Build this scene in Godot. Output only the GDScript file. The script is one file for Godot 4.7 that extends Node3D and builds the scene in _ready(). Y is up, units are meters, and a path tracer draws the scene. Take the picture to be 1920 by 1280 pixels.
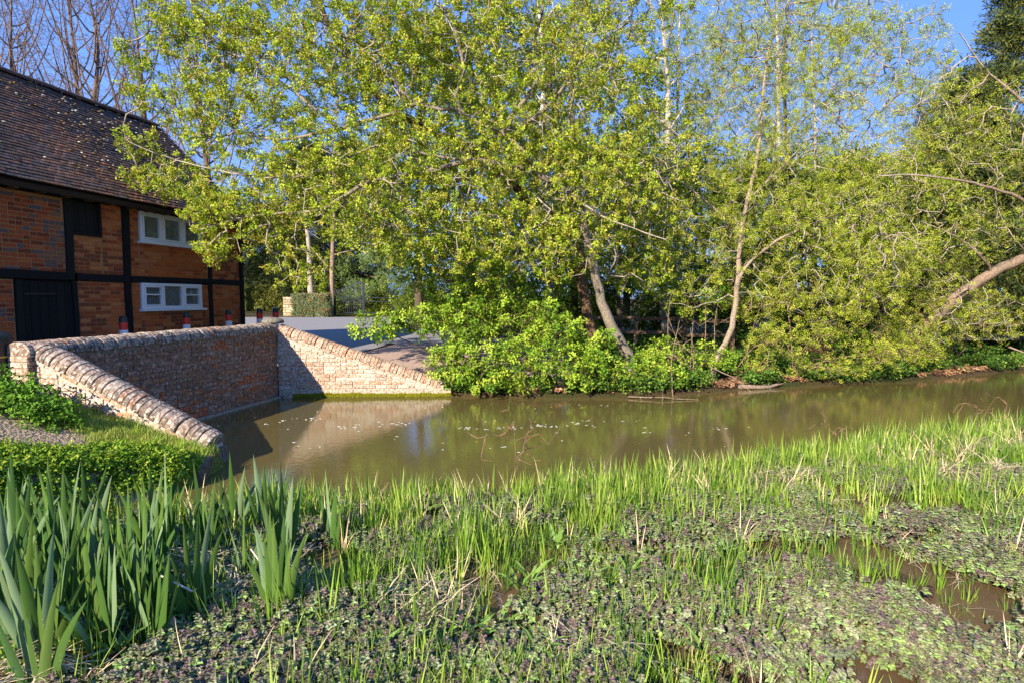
extends Node3D
# A mill pool below a timber-framed brick cottage, in spring sun. Metres, y up, water level at y = 0; V(x, y, ahead) counts distance away from the viewer as positive.

var rng := RandomNumberGenerator.new()
var M := {}
var taken := {}
var copies_made := 0
var noise := FastNoiseLite.new()
var noise_fine := FastNoiseLite.new()

func V(x: float, y: float, ahead: float) -> Vector3:
	return Vector3(x, y, -ahead)

func rf(a: float, b: float) -> float:
	return rng.randf_range(a, b)

func rdir() -> Vector3:
	var z := rf(-1, 1)
	var a := rf(0, TAU)
	var s := sqrt(1.0 - z * z)
	return Vector3(s * cos(a), z, s * sin(a))

# ---------------------------------------------------------------- shapes
class Geo:
	var v := PackedVector3Array()
	var n := PackedVector3Array()
	var c := PackedColorArray()
	var ix := PackedInt32Array()
	func tri(p: Vector3, q: Vector3, r: Vector3, col: Color) -> void:
		var m := (q - p).cross(r - p).normalized()
		var b := v.size()
		v.append_array([p, q, r])
		n.append_array([m, m, m])
		c.append_array([col, col, col])
		ix.append_array([b, b + 2, b + 1])
	func quad(p: Vector3, q: Vector3, r: Vector3, s: Vector3, col: Color) -> void:
		var m := (r - p).cross(s - q).normalized()
		var b := v.size()
		v.append_array([p, q, r, s])
		n.append_array([m, m, m, m])
		c.append_array([col, col, col, col])
		ix.append_array([b, b + 2, b + 1, b, b + 3, b + 2])
	func box(lo: Vector3, hi: Vector3, col: Color, t := Transform3D()) -> void:
		var p := []
		for k in 8:
			p.append(t * Vector3(hi.x if k & 1 else lo.x, hi.y if k & 2 else lo.y, hi.z if k & 4 else lo.z))
		quad(p[4], p[5], p[7], p[6], col)
		quad(p[1], p[0], p[2], p[3], col)
		quad(p[5], p[1], p[3], p[7], col)
		quad(p[0], p[4], p[6], p[2], col)
		quad(p[6], p[7], p[3], p[2], col)
		quad(p[0], p[1], p[5], p[4], col)
	# a block with its front (+z) edges chamfered by e
	func block(lo: Vector3, hi: Vector3, e: float, col: Color, t := Transform3D()) -> void:
		var z1 := hi.z - e
		var o := [Vector3(lo.x, lo.y, z1), Vector3(hi.x, lo.y, z1), Vector3(hi.x, hi.y, z1), Vector3(lo.x, hi.y, z1)]
		var i := [Vector3(lo.x + e, lo.y + e, hi.z), Vector3(hi.x - e, lo.y + e, hi.z), Vector3(hi.x - e, hi.y - e, hi.z), Vector3(lo.x + e, hi.y - e, hi.z)]
		var k := [Vector3(lo.x, lo.y, lo.z), Vector3(hi.x, lo.y, lo.z), Vector3(hi.x, hi.y, lo.z), Vector3(lo.x, hi.y, lo.z)]
		for a in 4:
			o[a] = t * o[a]
			i[a] = t * i[a]
			k[a] = t * k[a]
		quad(i[0], i[1], i[2], i[3], col)
		for a in 4:
			var b := (a + 1) % 4
			quad(o[a], o[b], i[b], i[a], col)
			quad(k[a], k[b], o[b], o[a], col)
		quad(k[3], k[2], k[1], k[0], col)
	# a tube through points with a radius at each
	func tube(ps: Array, rs: Array, sides: int, col: Color, caps := true) -> void:
		var b := v.size()
		var count := ps.size()
		for j in count:
			var d: Vector3 = (ps[mini(j + 1, count - 1)] - ps[maxi(j - 1, 0)]).normalized()
			var ref := Vector3(0.31, 0.12, 0.94) if absf(d.z) < 0.9 else Vector3(0.9, 0.3, 0.1)
			var s := d.cross(ref).normalized()
			var w := d.cross(s)
			for k in sides:
				var a := TAU * k / sides
				var m := s * cos(a) + w * sin(a)
				v.append(ps[j] + m * rs[j])
				n.append(m)
				c.append(col)
		for j in count - 1:
			for k in sides:
				var k2 := (k + 1) % sides
				var p := b + j * sides
				ix.append_array([p + k, p + sides + k2, p + k2, p + k, p + sides + k, p + sides + k2])
		if caps:
			for e in [0, count - 1]:
				var d: Vector3 = (ps[count - 1] - ps[count - 2]).normalized() if e else (ps[0] - ps[1]).normalized()
				var m0 := v.size()
				v.append(ps[e])
				n.append(d)
				c.append(col)
				for k in sides:
					v.append(v[b + e * sides + k])
					n.append(d)
					c.append(col)
				for k in sides:
					ix.append_array([m0, m0 + 1 + k, m0 + 1 + (k + 1) % sides])
	# a lathe about y
	func lathe(profile: Array, sides: int, col: Color, at := Vector3.ZERO) -> void:
		var b := v.size()
		for j in profile.size():
			var d: Vector2 = profile[mini(j + 1, profile.size() - 1)] - profile[maxi(j - 1, 0)]
			for k in sides:
				var a := TAU * k / sides
				var q := Vector3(cos(a), 0, sin(a))
				v.append(at + q * profile[j].x + Vector3(0, profile[j].y, 0))
				n.append((q * d.y - Vector3(0, d.x, 0)).normalized())
				c.append(col)
		for j in profile.size() - 1:
			for k in sides:
				var k2 := (k + 1) % sides
				var p := b + j * sides
				ix.append_array([p + k, p + k2, p + sides + k2, p + k, p + sides + k2, p + sides + k])
	func mesh(mat: Material) -> ArrayMesh:
		var a := []
		a.resize(Mesh.ARRAY_MAX)
		a[Mesh.ARRAY_VERTEX] = v
		a[Mesh.ARRAY_NORMAL] = n
		a[Mesh.ARRAY_COLOR] = c
		a[Mesh.ARRAY_INDEX] = ix
		var m := ArrayMesh.new()
		m.add_surface_from_arrays(Mesh.PRIMITIVE_TRIANGLES, a)
		m.surface_set_material(0, mat)
		return m

func lin(r: int, g: int, b: int) -> Color:
	return Color8(r, g, b).srgb_to_linear()

func vary(c: Color, amount: float) -> Color:
	var k := 1.0 + rf(-amount, amount)
	return Color(c.r * k * (1.0 + rf(-0.25, 0.25) * amount), c.g * k, c.b * k * (1.0 + rf(-0.3, 0.3) * amount))

# ---------------------------------------------------------------- naming
func numbered(called: String) -> String:
	var k: int = taken.get(called, 0)
	taken[called] = k + 1
	return called if k == 0 else "%s_%03d" % [called, k]

func tag(o: Node, label: String, category: String, group := "", kind := "") -> void:
	if label: o.set_meta("label", label)
	if category: o.set_meta("category", category)
	if group: o.set_meta("group", group)
	if kind: o.set_meta("kind", kind)

func thing(called: String, label: String, category: String, t := Transform3D(), group := "") -> Node3D:
	var o := Node3D.new()
	o.name = numbered(called)
	add_child(o)
	o.transform = t
	tag(o, label, category, group)
	return o

func part(called: String, m: Mesh, parent: Node, t := Transform3D(), kind := "") -> MeshInstance3D:
	var o := MeshInstance3D.new()
	o.name = called
	o.mesh = m
	o.transform = t
	parent.add_child(o, true)
	if kind: o.set_meta("kind", kind)
	return o

func structure(called: String, m: Mesh, label: String) -> MeshInstance3D:
	var o := MeshInstance3D.new()
	o.name = numbered(called)
	o.mesh = m
	add_child(o)
	tag(o, label, "", "", "structure")
	return o

func scatter(called: String, m: Mesh, where: Array, tints: Array, parent: Node) -> MultiMeshInstance3D:
	var mm := MultiMesh.new()
	mm.transform_format = MultiMesh.TRANSFORM_3D
	mm.use_colors = true
	mm.mesh = m
	mm.instance_count = where.size()
	for i in where.size():
		mm.set_instance_transform(i, where[i])
		mm.set_instance_color(i, tints[i])
	var o := MultiMeshInstance3D.new()
	o.name = called
	o.multimesh = mm
	copies_made += where.size()
	parent.add_child(o, true)
	return o

# ---------------------------------------------------------------- materials
func noise_texture(freq: float, octaves: int, stops: Array, colors: Array, size := 512, seed_ := 1, normal := false, strength := 4.0, kind := FastNoiseLite.TYPE_SIMPLEX_SMOOTH) -> NoiseTexture2D:
	var f := FastNoiseLite.new()
	f.noise_type = kind
	f.seed = seed_
	f.frequency = freq
	f.fractal_octaves = octaves
	f.fractal_gain = 0.55
	var t := NoiseTexture2D.new()
	t.width = size
	t.height = size
	t.seamless = true
	t.noise = f
	if normal:
		t.as_normal_map = true
		t.bump_strength = strength
	else:
		var g := Gradient.new()
		g.offsets = PackedFloat32Array(stops)
		g.colors = PackedColorArray(colors)
		t.color_ramp = g
	return t

func mat(called: String, rough: float, tex: Texture2D = null, scale := 1.0, spec := 0.5) -> StandardMaterial3D:
	var m := StandardMaterial3D.new()
	m.resource_name = called
	m.vertex_color_use_as_albedo = true
	m.roughness = rough
	m.metallic_specular = spec
	if tex:
		m.albedo_texture = tex
		m.uv1_triplanar = true
		m.uv1_world_triplanar = true
		m.uv1_scale = Vector3.ONE * scale
	M[called] = m
	return m

func relief(m: StandardMaterial3D, tex: Texture2D, strength: float) -> void:
	m.normal_enabled = true
	m.normal_texture = tex
	m.normal_scale = strength

func grey(x: float) -> Color:
	return Color(x, x, x)

func materials() -> void:
	var grain := noise_texture(0.035, 5, [0.0, 0.35, 0.65, 1.0], [grey(0.45), grey(0.8), grey(0.95), grey(1.0)], 512, 3)
	var mottle := noise_texture(0.02, 6, [0.0, 0.3, 0.5, 0.7, 1.0], [grey(0.5), grey(0.75), grey(0.95), grey(1.0), grey(1.0)], 1024, 5)
	var rough_n := noise_texture(0.05, 5, [], [], 512, 7, true, 6.0)
	var lichen := noise_texture(0.016, 6, [0.0, 0.5, 0.6, 0.72, 1.0], [Color(0.85, 0.78, 0.72, 0.0), Color(0.85, 0.78, 0.72, 0.0), Color(0.86, 0.8, 0.74, 0.3), Color(0.88, 0.83, 0.77, 0.6), Color(0.9, 0.86, 0.82, 0.7)], 1024, 11)
	var b := mat("house_brick", 0.9, grain, 2.5, 0.3)
	relief(b, rough_n, 0.5)
	mat("mortar", 0.95, grain, 2.0, 0.2)
	b = mat("old_brick", 0.92, mottle, 0.9, 0.25)
	relief(b, rough_n, 0.9)
	b.detail_enabled = true
	b.detail_albedo = lichen
	b.detail_blend_mode = BaseMaterial3D.BLEND_MODE_MIX
	b = mat("red_brick", 0.92, mottle, 0.7, 0.25)
	relief(b, rough_n, 0.9)
	b.detail_enabled = true
	b.detail_albedo = noise_texture(0.03, 5, [0.0, 0.62, 0.74, 1.0], [Color(0.8, 0.76, 0.7, 0.0), Color(0.8, 0.76, 0.7, 0.0), Color(0.8, 0.76, 0.7, 0.45), Color(0.84, 0.8, 0.75, 0.6)], 512, 43)
	b.detail_blend_mode = BaseMaterial3D.BLEND_MODE_MIX
	b = mat("roof_tile", 0.85, mottle, 0.8, 0.3)
	relief(b, rough_n, 0.5)
	mat("timber", 0.75, noise_texture(0.03, 4, [0.0, 0.5, 1.0], [grey(0.6), grey(0.9), grey(1.0)], 512, 13), 2.0, 0.3)
	mat("white_paint", 0.45)
	mat("plaster", 0.9, grain, 1.0)
	mat("black_metal", 0.45)
	mat("plastic", 0.4)
	mat("lead", 0.5)
	var g := StandardMaterial3D.new()
	g.resource_name = "window_glass"
	g.transparency = BaseMaterial3D.TRANSPARENCY_ALPHA
	g.albedo_color = Color(0.8, 0.85, 0.82, 0.12)
	g.roughness = 0.03
	M["glass"] = g
	b = mat("asphalt", 0.9, noise_texture(0.12, 4, [0.0, 0.4, 0.7, 1.0], [grey(0.6), grey(0.85), grey(0.95), grey(1.0)], 512, 17), 0.8, 0.3)
	b = mat("gravel", 0.95, noise_texture(0.16, 4, [0.0, 0.35, 0.6, 1.0], [grey(0.45), grey(0.8), grey(0.95), grey(1.0)], 512, 19), 0.9, 0.2)
	relief(b, noise_texture(0.16, 3, [], [], 512, 19, true, 8.0), 1.0)
	b = mat("earth", 0.95, noise_texture(0.05, 6, [0.0, 0.35, 0.6, 1.0], [grey(0.4), grey(0.75), grey(0.95), grey(1.0)], 1024, 23), 0.6, 0.2)
	relief(b, noise_texture(0.06, 5, [], [], 512, 29, true, 10.0), 1.0)
	b = mat("stone", 0.9, mottle, 0.7, 0.3)
	relief(b, rough_n, 0.8)
	mat("bark", 0.9, noise_texture(0.03, 5, [0.0, 0.35, 0.6, 1.0], [grey(0.35), grey(0.75), grey(0.95), grey(1.0)], 512, 31), 1.6, 0.2)
	relief(M["bark"], noise_texture(0.05, 4, [], [], 512, 37, true, 8.0), 0.7)
	mat("straw", 0.8, null, 1.0, 0.3)
	mat("foam", 0.6)
	for q in [["leaf", 0.55, Color(0.66, 0.74, 0.34)], ["small_leaf", 0.55, Color(0.66, 0.74, 0.38)], ["dark_leaf", 0.5, Color(0.4, 0.5, 0.25)], ["needle", 0.6, Color(0.35, 0.4, 0.2)], ["blade", 0.42, Color(0.66, 0.78, 0.32)], ["iris_leaf", 0.34, Color(0.45, 0.6, 0.25)], ["mint", 0.38, Color(0.4, 0.45, 0.3)]]:
		var l := mat(q[0], q[1], null, 1.0, 0.4 if q[1] < 0.44 else 0.22)
		l.backlight_enabled = true
		l.backlight = q[2]
	b = mat("water", 0.06, null, 1.0, 0.5)
	b.uv1_triplanar = true
	b.uv1_world_triplanar = true
	b.uv1_scale = Vector3(0.45, 0.45, 0.45)
	relief(b, noise_texture(0.018, 4, [], [], 1024, 41, true, 3.0), 0.16)

# ---------------------------------------------------------------- the lie of the land
const CORNER := Vector2(-4.75, 11.81)      # where the parapet wall meets the sunlit wing wall (x, ahead)
const ALONG := Vector2(0.2027, 0.9792)     # the parapet wall and the cottage front run this way

func far_edge(x: float) -> float:
	var px := [-60.0, -4.75, -1.43, 0.0, 2.6, 5.96, 9.57, 13.47, 22.0, 60.0]
	var pz := [11.0, 11.81, 12.01, 11.85, 11.8, 13.26, 14.12, 16.0, 20.0, 34.0]
	for k in px.size() - 1:
		if x <= px[k + 1]:
			return lerpf(pz[k], pz[k + 1], clampf((x - px[k]) / (px[k + 1] - px[k]), 0, 1))
	return 34.0

func marsh_edge(x: float) -> float:
	var px := [-2.8, -1.41, 0.22, 2.04, 3.73, 5.71, 8.02, 12.0, 22.0, 60.0]
	var pz := [5.6, 5.75, 5.95, 6.5, 7.4, 8.3, 9.1, 10.6, 13.5, 26.0]
	var z := 5.5
	for k in px.size() - 1:
		if x > px[k]:
			z = lerpf(pz[k], pz[k + 1], clampf((x - px[k]) / (px[k + 1] - px[k]), 0, 1))
	return z + 0.25 * noise.get_noise_2d(x * 60.0, 5.0)

func road_level(z: float) -> float:
	return 0.6 + 0.0225 * (clampf(z, 8, 60) - 13.0)

# how far a point lies on the lane side of the parapet wall's water face
func lane_side(x: float, z: float) -> float:
	return -((x - CORNER.x) * ALONG.y - (z - CORNER.y) * ALONG.x)

func left_bank_edge(x: float) -> float:
	return lerpf(4.35, 5.95, smoothstep(-5.0, -3.45, x)) + 0.12 * noise.get_noise_2d(x * 90.0, 40.0)

# the near wing wall's centre line, ahead as a function of x
func near_wing(x: float) -> float:
	return 7.12 - 0.0864 * (x + 5.8)

func ground_level(x: float, z: float) -> float:
	var bump := 0.05 * noise.get_noise_2d(x * 40.0, z * 40.0) + 0.02 * noise_fine.get_noise_2d(x * 60.0, z * 60.0)
	var h := -0.5
	var d := z - far_edge(x)
	if x < -1.43 and d > 0.12:
		var b := lerpf(0.62, 0.16, clampf((x + 4.75) / 3.3, 0, 1))
		h = lerpf(b, road_level(z), smoothstep(0.3, 3.5, d)) + bump * 0.1 - 0.012
	elif x >= -1.43:
		var t := road_level(z) - 0.03
		h = lerpf(-0.5, 0.1, smoothstep(-0.5, 0.12, d)) + (t - 0.1) * smoothstep(0.1, 4.0, d) + bump * (1.0 - 0.75 * smoothstep(1.0, 3.5, d))
	# marsh in the near shallows
	var m := marsh_edge(x) - z
	if x > -4.5 and m > -1.0 and d < -0.6:
		h = lerpf(-0.5, -0.005, smoothstep(-0.8, 0.3, m)) + 0.12 * noise.get_noise_2d(x * 70.0 + 300.0, z * 70.0) * smoothstep(-0.2, 0.3, m)
		if x > 0.8:
			h -= 0.03 * smoothstep(0.8, 2.0, x) * smoothstep(5.0, 3.8, z)
		h = lerpf(h, 0.45, smoothstep(1.2, 0.2, z))
	# the bank on the cottage side
	var e := z - left_bank_edge(x)
	if x < -3.3 and z < near_wing(x):
		var b2 := clampf(0.2 + 0.3 * (-3.5 - x), 0.14, 0.78) + bump * 0.6
		h = lerpf(-0.1, b2, smoothstep(-0.25, 0.05, e))
		h = lerpf(h, 0.5, smoothstep(2.4, 1.0, z))
		if x > -3.62:
			h = lerpf(h, -0.3, smoothstep(-3.55, -3.3, x))
	var l := lane_side(x, z)
	if l > 0.14 and z >= near_wing(x) - 0.3:
		h = maxf(h, lerpf(0.66, road_level(z) - 0.03, smoothstep(6.6, 8.0, z)))
	return h

func axis(fine0: float, fine1: float, step: float, lo: float, hi: float) -> Array:
	var a := []
	var x := fine0
	while x < fine1:
		a.append(x)
		x += step
	var s := step
	while x < hi:
		a.append(x)
		x += s
		s *= 1.25
	a.append(hi)
	x = fine0 - step
	s = step
	while x > lo:
		a.push_front(x)
		x -= s
		s *= 1.25
	a.push_front(lo)
	return a

func sheet(xs: Array, zs: Array, level: Callable, tint: Callable, m: Material) -> ArrayMesh:
	var g := Geo.new()
	var nx := xs.size()
	var nz := zs.size()
	for j in nz:
		for i in nx:
			var p := V(xs[i], level.call(xs[i], zs[j]), zs[j])
			g.v.append(p)
			g.c.append(tint.call(xs[i], zs[j], p.y))
	for j in nz:
		for i in nx:
			var i0 := maxi(i - 1, 0)
			var i1 := mini(i + 1, nx - 1)
			var j0 := maxi(j - 1, 0)
			var j1 := mini(j + 1, nz - 1)
			var dx := g.v[j * nx + i1] - g.v[j * nx + i0]
			var dz := g.v[j1 * nx + i] - g.v[j0 * nx + i]
			g.n.append(dx.cross(dz).normalized())
	for j in nz - 1:
		for i in nx - 1:
			var a := j * nx + i
			g.ix.append_array([a, a + nx + 1, a + 1, a, a + nx, a + nx + 1])
	return g.mesh(m)

func ground_tint(x: float, z: float, h: float) -> Color:
	var k := noise.get_noise_2d(x * 25.0, z * 25.0)
	var earth := lin(104, 84, 64)
	var green := lin(82, 92, 44)
	var c := earth.lerp(green, clampf(0.4 + k * 1.2, 0, 1))
	if x < -3.3 and z < 8.0 and z > 3.5:
		var path := smoothstep(0.85, 0.35, absf(z - (5.75 + 0.1 * k - 0.25 * (x + 5.0))))
		c = lin(120, 128, 60).lerp(lin(186, 160, 136), clampf(path + k * 0.6, 0, 1))
	elif h < 0.14 and z < 11.0:
		c = lin(96, 76, 58)
	elif z > 11.5 and h < 0.35:
		c = lin(92, 72, 54).lerp(lin(60, 66, 36), clampf(0.4 + k, 0, 1))
	return c

func land() -> void:
	var g := sheet(axis(-7.5, 12.0, 0.13, -420, 420), axis(3.0, 17.5, 0.13, -60, 600), ground_level, ground_tint, M["earth"])
	structure("ground", g, "earth banks and land around the pool")
	var water_level := func(_x, _z): return 0.0
	var water_tint := func(x, z, _h):
		var k: float = smoothstep(0.3, -0.6, z - marsh_edge(x))
		return lin(93, 82, 49).lerp(lin(94, 74, 54), k)
	var w := sheet(axis(-6.0, 14.0, 0.25, -7.0, 70), axis(0.5, 16.0, 0.25, -1.0, 45), water_level, water_tint, M["water"])
	structure("water", w, "still murky green water of the mill pool and stream")
	# lane and road: a sheet that follows the ground a little above it
	var road_h := func(_x, z): return road_level(z) + 0.012
	var road_c := func(_x, _z, _h): return lin(150, 146, 146)
	var pieces := [
		# x from, x to, near, far as functions of the strip
		[-60.0, 40.0, 17.2, 31.2],
	]
	var rg := Geo.new()
	# cross road
	var zs := []
	var z := 17.2
	while z <= 31.3:
		zs.append(z)
		z += 0.5
	var strip := func(g2: Geo, left: Array, right: Array):
		for k in left.size() - 1:
			var col := lin(150, 146, 147)
			g2.quad(left[k], right[k], right[k + 1], left[k + 1], col)
	var left := []
	var right := []
	for q in zs:
		left.append(V(lerpf(-6.2, -60.0, smoothstep(17.2, 24.0, q)), road_level(q) + 0.006, q))
		right.append(V(lerpf(-3.6, 60.0, smoothstep(16.0, 22.0, q)), road_level(q) + 0.006, q))
	strip.call(rg, left, right)
	left = []
	right = []
	z = 2.0
	while z <= 17.21:
		var ax: float = CORNER.x + (z - CORNER.y) * 0.207
		left.append(V(ax - 3.15, maxf(road_level(z), lerpf(0.68, 0.6, smoothstep(6.0, 8.0, z))) + 0.012, z))
		right.append(V(ax - 0.12 if z < 11.9 else lerpf(ax - 0.12, -3.6, smoothstep(11.9, 17.2, z)), maxf(road_level(z), lerpf(0.68, 0.6, smoothstep(6.0, 8.0, z))) + 0.012, z))
		z += 0.4
	strip.call(rg, left, right)
	structure("road", rg.mesh(M["asphalt"]), "grey asphalt lane past the cottage opening into a road")
	# the gravel apron behind the sunlit wing wall
	var gg := Geo.new()
	left = []
	right = []
	z = 12.3
	while z <= 20.0:
		var gx := lerpf(-4.4, -3.4, smoothstep(12.0, 17.2, z))
		var pts := []
		for k in 15:
			var x := lerpf(gx, 1.6, k / 14.0)
			pts.append(V(x, ground_level(x, z) + 0.008, z))
		left.append(pts)
		z += 0.35
	for a in left.size() - 1:
		for k in 14:
			gg.quad(left[a][k], left[a][k + 1], left[a + 1][k + 1], left[a + 1][k], vary(lin(206, 178, 164), 0.06))
	structure("gravel_path", gg.mesh(M["gravel"]), "pinkish gravel apron sloping down behind the sunlit wing wall")

# ---------------------------------------------------------------- masonry
# Collects pieces (a mesh and a place), then makes the most visible ones parts of their own and joins the rest.
class Pieces:
	var list := []      # [distance, mesh index, transform]
	var kinds := []     # Geo of each mesh variant
	func add(kind: int, t: Transform3D, dist: float) -> void:
		list.append([dist, kind, t])

func lay(p: Pieces, called: String, rest_called: String, parent: Node, m: Material, most := 295) -> void:
	p.list.sort_custom(func(a, b): return a[0] < b[0])
	var meshes := []
	for k in p.kinds:
		meshes.append(k.mesh(m))
	var rest := Geo.new()
	for i in p.list.size():
		var t: Transform3D = p.list[i][2]
		if i < most:
			part(called, meshes[p.list[i][1]], parent, t)
			continue
		var s: Geo = p.kinds[p.list[i][1]]
		var b := rest.v.size()
		for k in s.v.size():
			rest.v.append(t * s.v[k])
			rest.n.append((t.basis * s.n[k]).normalized())
		rest.c.append_array(s.c)
		for k in s.ix:
			rest.ix.append(k + b)
	if rest.v.size():
		part(rest_called, rest.mesh(m), parent, Transform3D(), "stuff")

# brick variants: for each colour one stretcher and one header, lying along x, front face at z = 0
func brick_kinds(colors: Array, long: float, short: float, high: float) -> Pieces:
	var p := Pieces.new()
	for c in colors:
		for w in [long, short]:
			var g := Geo.new()
			g.block(Vector3(-w / 2, -high / 2, -0.06), Vector3(w / 2, high / 2, 0.0), 0.006, c)
			p.kinds.append(g)
	return p

# fill the rectangle x0..x1, y0..y1 of the plane z = 0 of `frame` with bricks where keep(x, y) is true
func fill(p: Pieces, frame: Transform3D, x0: float, x1: float, y0: float, y1: float, long: float, short: float, course: float, header_share: float, pick: Callable, keep: Callable, rough: float) -> void:
	var joint := 0.011
	var y := y0 + course / 2
	var row := 0
	while y + course / 2 <= y1 + 0.02:
		var x := x0
		var first := true
		while x < x1 - 0.035:
			var w := short if rng.randf() < header_share or (first and row % 2 == 1) else long
			first = false
			var scale := 1.0
			if x + w > x1 - 0.01:
				scale = (x1 - x - joint) / w
				if scale < 0.25:
					break
			var ww := w * scale
			var cx := x + ww / 2 + joint / 2
			if keep.call(cx - ww / 2, cx + ww / 2, y):
				var b := Basis(Vector3(0, 0, 1), rf(-0.012, 0.012)).scaled(Vector3(scale * rf(0.96, 1.0), rf(0.9, 1.02), 1.0))
				var t := frame * Transform3D(b, Vector3(cx, y + rf(-0.002, 0.002), rf(-0.5, 1.0) * rough))
				p.add(pick.call(cx, y) * 2 + (1 if w == short else 0), t, (t.origin - Vector3(0, 2, 0)).length())
			x += ww + joint
		y += course
		row += 1

# coping: one half-round brick on edge, along x by `thick`
func coping_brick(wide: float, high: float, thick: float, col: Color) -> Geo:
	var g := Geo.new()
	var prof := [Vector2(-wide / 2, -0.02)]
	for k in 9:
		var a := PI - PI * k / 8.0
		prof.append(Vector2(cos(a) * wide / 2, 0.035 + sin(a) * (high - 0.035)))
	prof.append(Vector2(wide / 2, -0.02))
	var n := prof.size()
	var e := 0.006
	for k in n - 1:
		var a: Vector2 = prof[k]
		var b: Vector2 = prof[k + 1]
		var x0 := -thick / 2
		var x1 := thick / 2
		var ai := a * (1.0 - e / high)
		var bi := b * (1.0 - e / high)
		# outer band, chamfers, ends
		g.quad(Vector3(x0 + e, a.y, a.x), Vector3(x0 + e, b.y, b.x), Vector3(x1 - e, b.y, b.x), Vector3(x1 - e, a.y, a.x), col)
		g.quad(Vector3(x1 - e, a.y, a.x), Vector3(x1 - e, b.y, b.x), Vector3(x1, bi.y, bi.x), Vector3(x1, ai.y, ai.x), col)
		g.quad(Vector3(x0, ai.y, ai.x), Vector3(x0, bi.y, bi.x), Vector3(x0 + e, b.y, b.x), Vector3(x0 + e, a.y, a.x), col)
		g.tri(Vector3(x1, 0, 0), Vector3(x1, ai.y, ai.x), Vector3(x1, bi.y, bi.x), col)
		g.tri(Vector3(x0, 0, 0), Vector3(x0, bi.y, bi.x), Vector3(x0, ai.y, ai.x), col)
	return g

func lay_coping(parent: Node, a: Vector3, b: Vector3, wide: float, high: float, colors: Array, called := "coping_brick") -> void:
	var meshes := []
	for c in colors:
		meshes.append(coping_brick(wide, high, 0.068, c).mesh(M["old_brick"]))
	var d := (b - a)
	var count := int(d.length() / 0.072)
	var x := d.normalized()
	var z := x.cross(Vector3.UP).normalized()
	for k in count:
		var at := a + d * ((k + 0.5) / count) + Vector3(0, rf(-0.006, 0.006), 0) + z * rf(-0.008, 0.008)
		var bs := Basis(x, z.cross(x), z) * Basis.from_euler(Vector3(rf(-0.04, 0.04), rf(-0.05, 0.05), rf(-0.05, 0.05)))
		part(called, meshes[rng.randi() % meshes.size()], parent, Transform3D(bs, at))

func prism(outline: Array, z0: float, z1: float, col: Color) -> Geo:
	var g := Geo.new()
	var n := outline.size()
	for k in n:
		var a: Vector2 = outline[k]
		var b: Vector2 = outline[(k + 1) % n]
		g.quad(Vector3(a.x, a.y, z1), Vector3(a.x, a.y, z0), Vector3(b.x, b.y, z0), Vector3(b.x, b.y, z1), col)
	var tris := Geometry2D.triangulate_polygon(PackedVector2Array(outline))
	for k in range(0, tris.size(), 3):
		var q := [outline[tris[k]], outline[tris[k + 1]], outline[tris[k + 2]]]
		if (q[1] - q[0]).cross(q[2] - q[0]) < 0:
			q.reverse()
		g.tri(Vector3(q[0].x, q[0].y, z1), Vector3(q[1].x, q[1].y, z1), Vector3(q[2].x, q[2].y, z1), col)
		g.tri(Vector3(q[0].x, q[0].y, z0), Vector3(q[2].x, q[2].y, z0), Vector3(q[1].x, q[1].y, z0), col)
	return g

func frame_at(a: Vector3, b: Vector3) -> Transform3D:
	var x := Vector3(b.x - a.x, 0, b.z - a.z).normalized()
	return Transform3D(Basis(x, Vector3.UP, x.cross(Vector3.UP)), Vector3(a.x, 0, a.z))

func old_wall(called: String, label: String, a: Vector3, b: Vector3, colors: Array, thick: float, base: float, plinth: float, mortar: Color, coping: Array, face: Material) -> Node3D:
	var o := thing(called, label, "wall", Transform3D(), "brick walls round the mill pool")
	var f := frame_at(a, b)
	var len := Vector2(b.x - a.x, b.z - a.z).length()
	var ha := a.y - 0.16
	var hb := b.y - 0.16
	var core := prism([Vector2(0, base), Vector2(len, base), Vector2(len, hb), Vector2(0, ha)], -thick, -0.012, mortar)
	part("wall_core", core.mesh(face), o, f)
	var p := brick_kinds(colors, 0.218, 0.104, 0.066)
	var top := func(x: float) -> float: return lerpf(ha, hb, clampf(x / len, 0, 1))
	var sloping := absf(ha - hb) > 0.4
	var keep := func(x0: float, x1: float, y: float) -> bool: return y + 0.04 < minf(top.call(x0), top.call(x1)) - (0.05 if sloping else 0.0)
	var pick := func(x: float, y: float) -> int:
		var k := noise.get_noise_2d(x * 70.0 + a.x * 100.0, y * 70.0)
		return clampi(int((k * 0.9 + 0.5) * colors.size() + rf(-1.2, 1.2)), 0, colors.size() - 1)
	fill(p, f, 0.0, len, plinth if plinth > 0.0 else base, maxf(ha, hb), 0.218, 0.104, 0.077, 0.35, pick, keep, 0.007)
	if sloping:   # a raking course right under the coping
		var s := (Vector3(len, hb - ha, 0)).length()
		var tilt := atan2(hb - ha, len)
		var x := 0.0
		while x < s - 0.22:
			var t := f * Transform3D(Basis(Vector3(0, 0, 1), tilt), Vector3(0, ha, 0)) * Transform3D(Basis(), Vector3(x + 0.11, -0.04, rf(-0.002, 0.004)))
			if t.origin.y > maxf(base, plinth) + 0.04:
				p.add((rng.randi() % colors.size()) * 2, t, t.origin.distance_to(Vector3(0, 2, 0)))
			x += 0.229
	lay(p, "brick", "brickwork", o, face)
	var off := f.basis.z * (-thick / 2)
	lay_coping(o, Vector3(a.x, ha, a.z) + off, Vector3(b.x, hb, b.z) + off, thick + 0.05, 0.155, coping)
	return o

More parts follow.
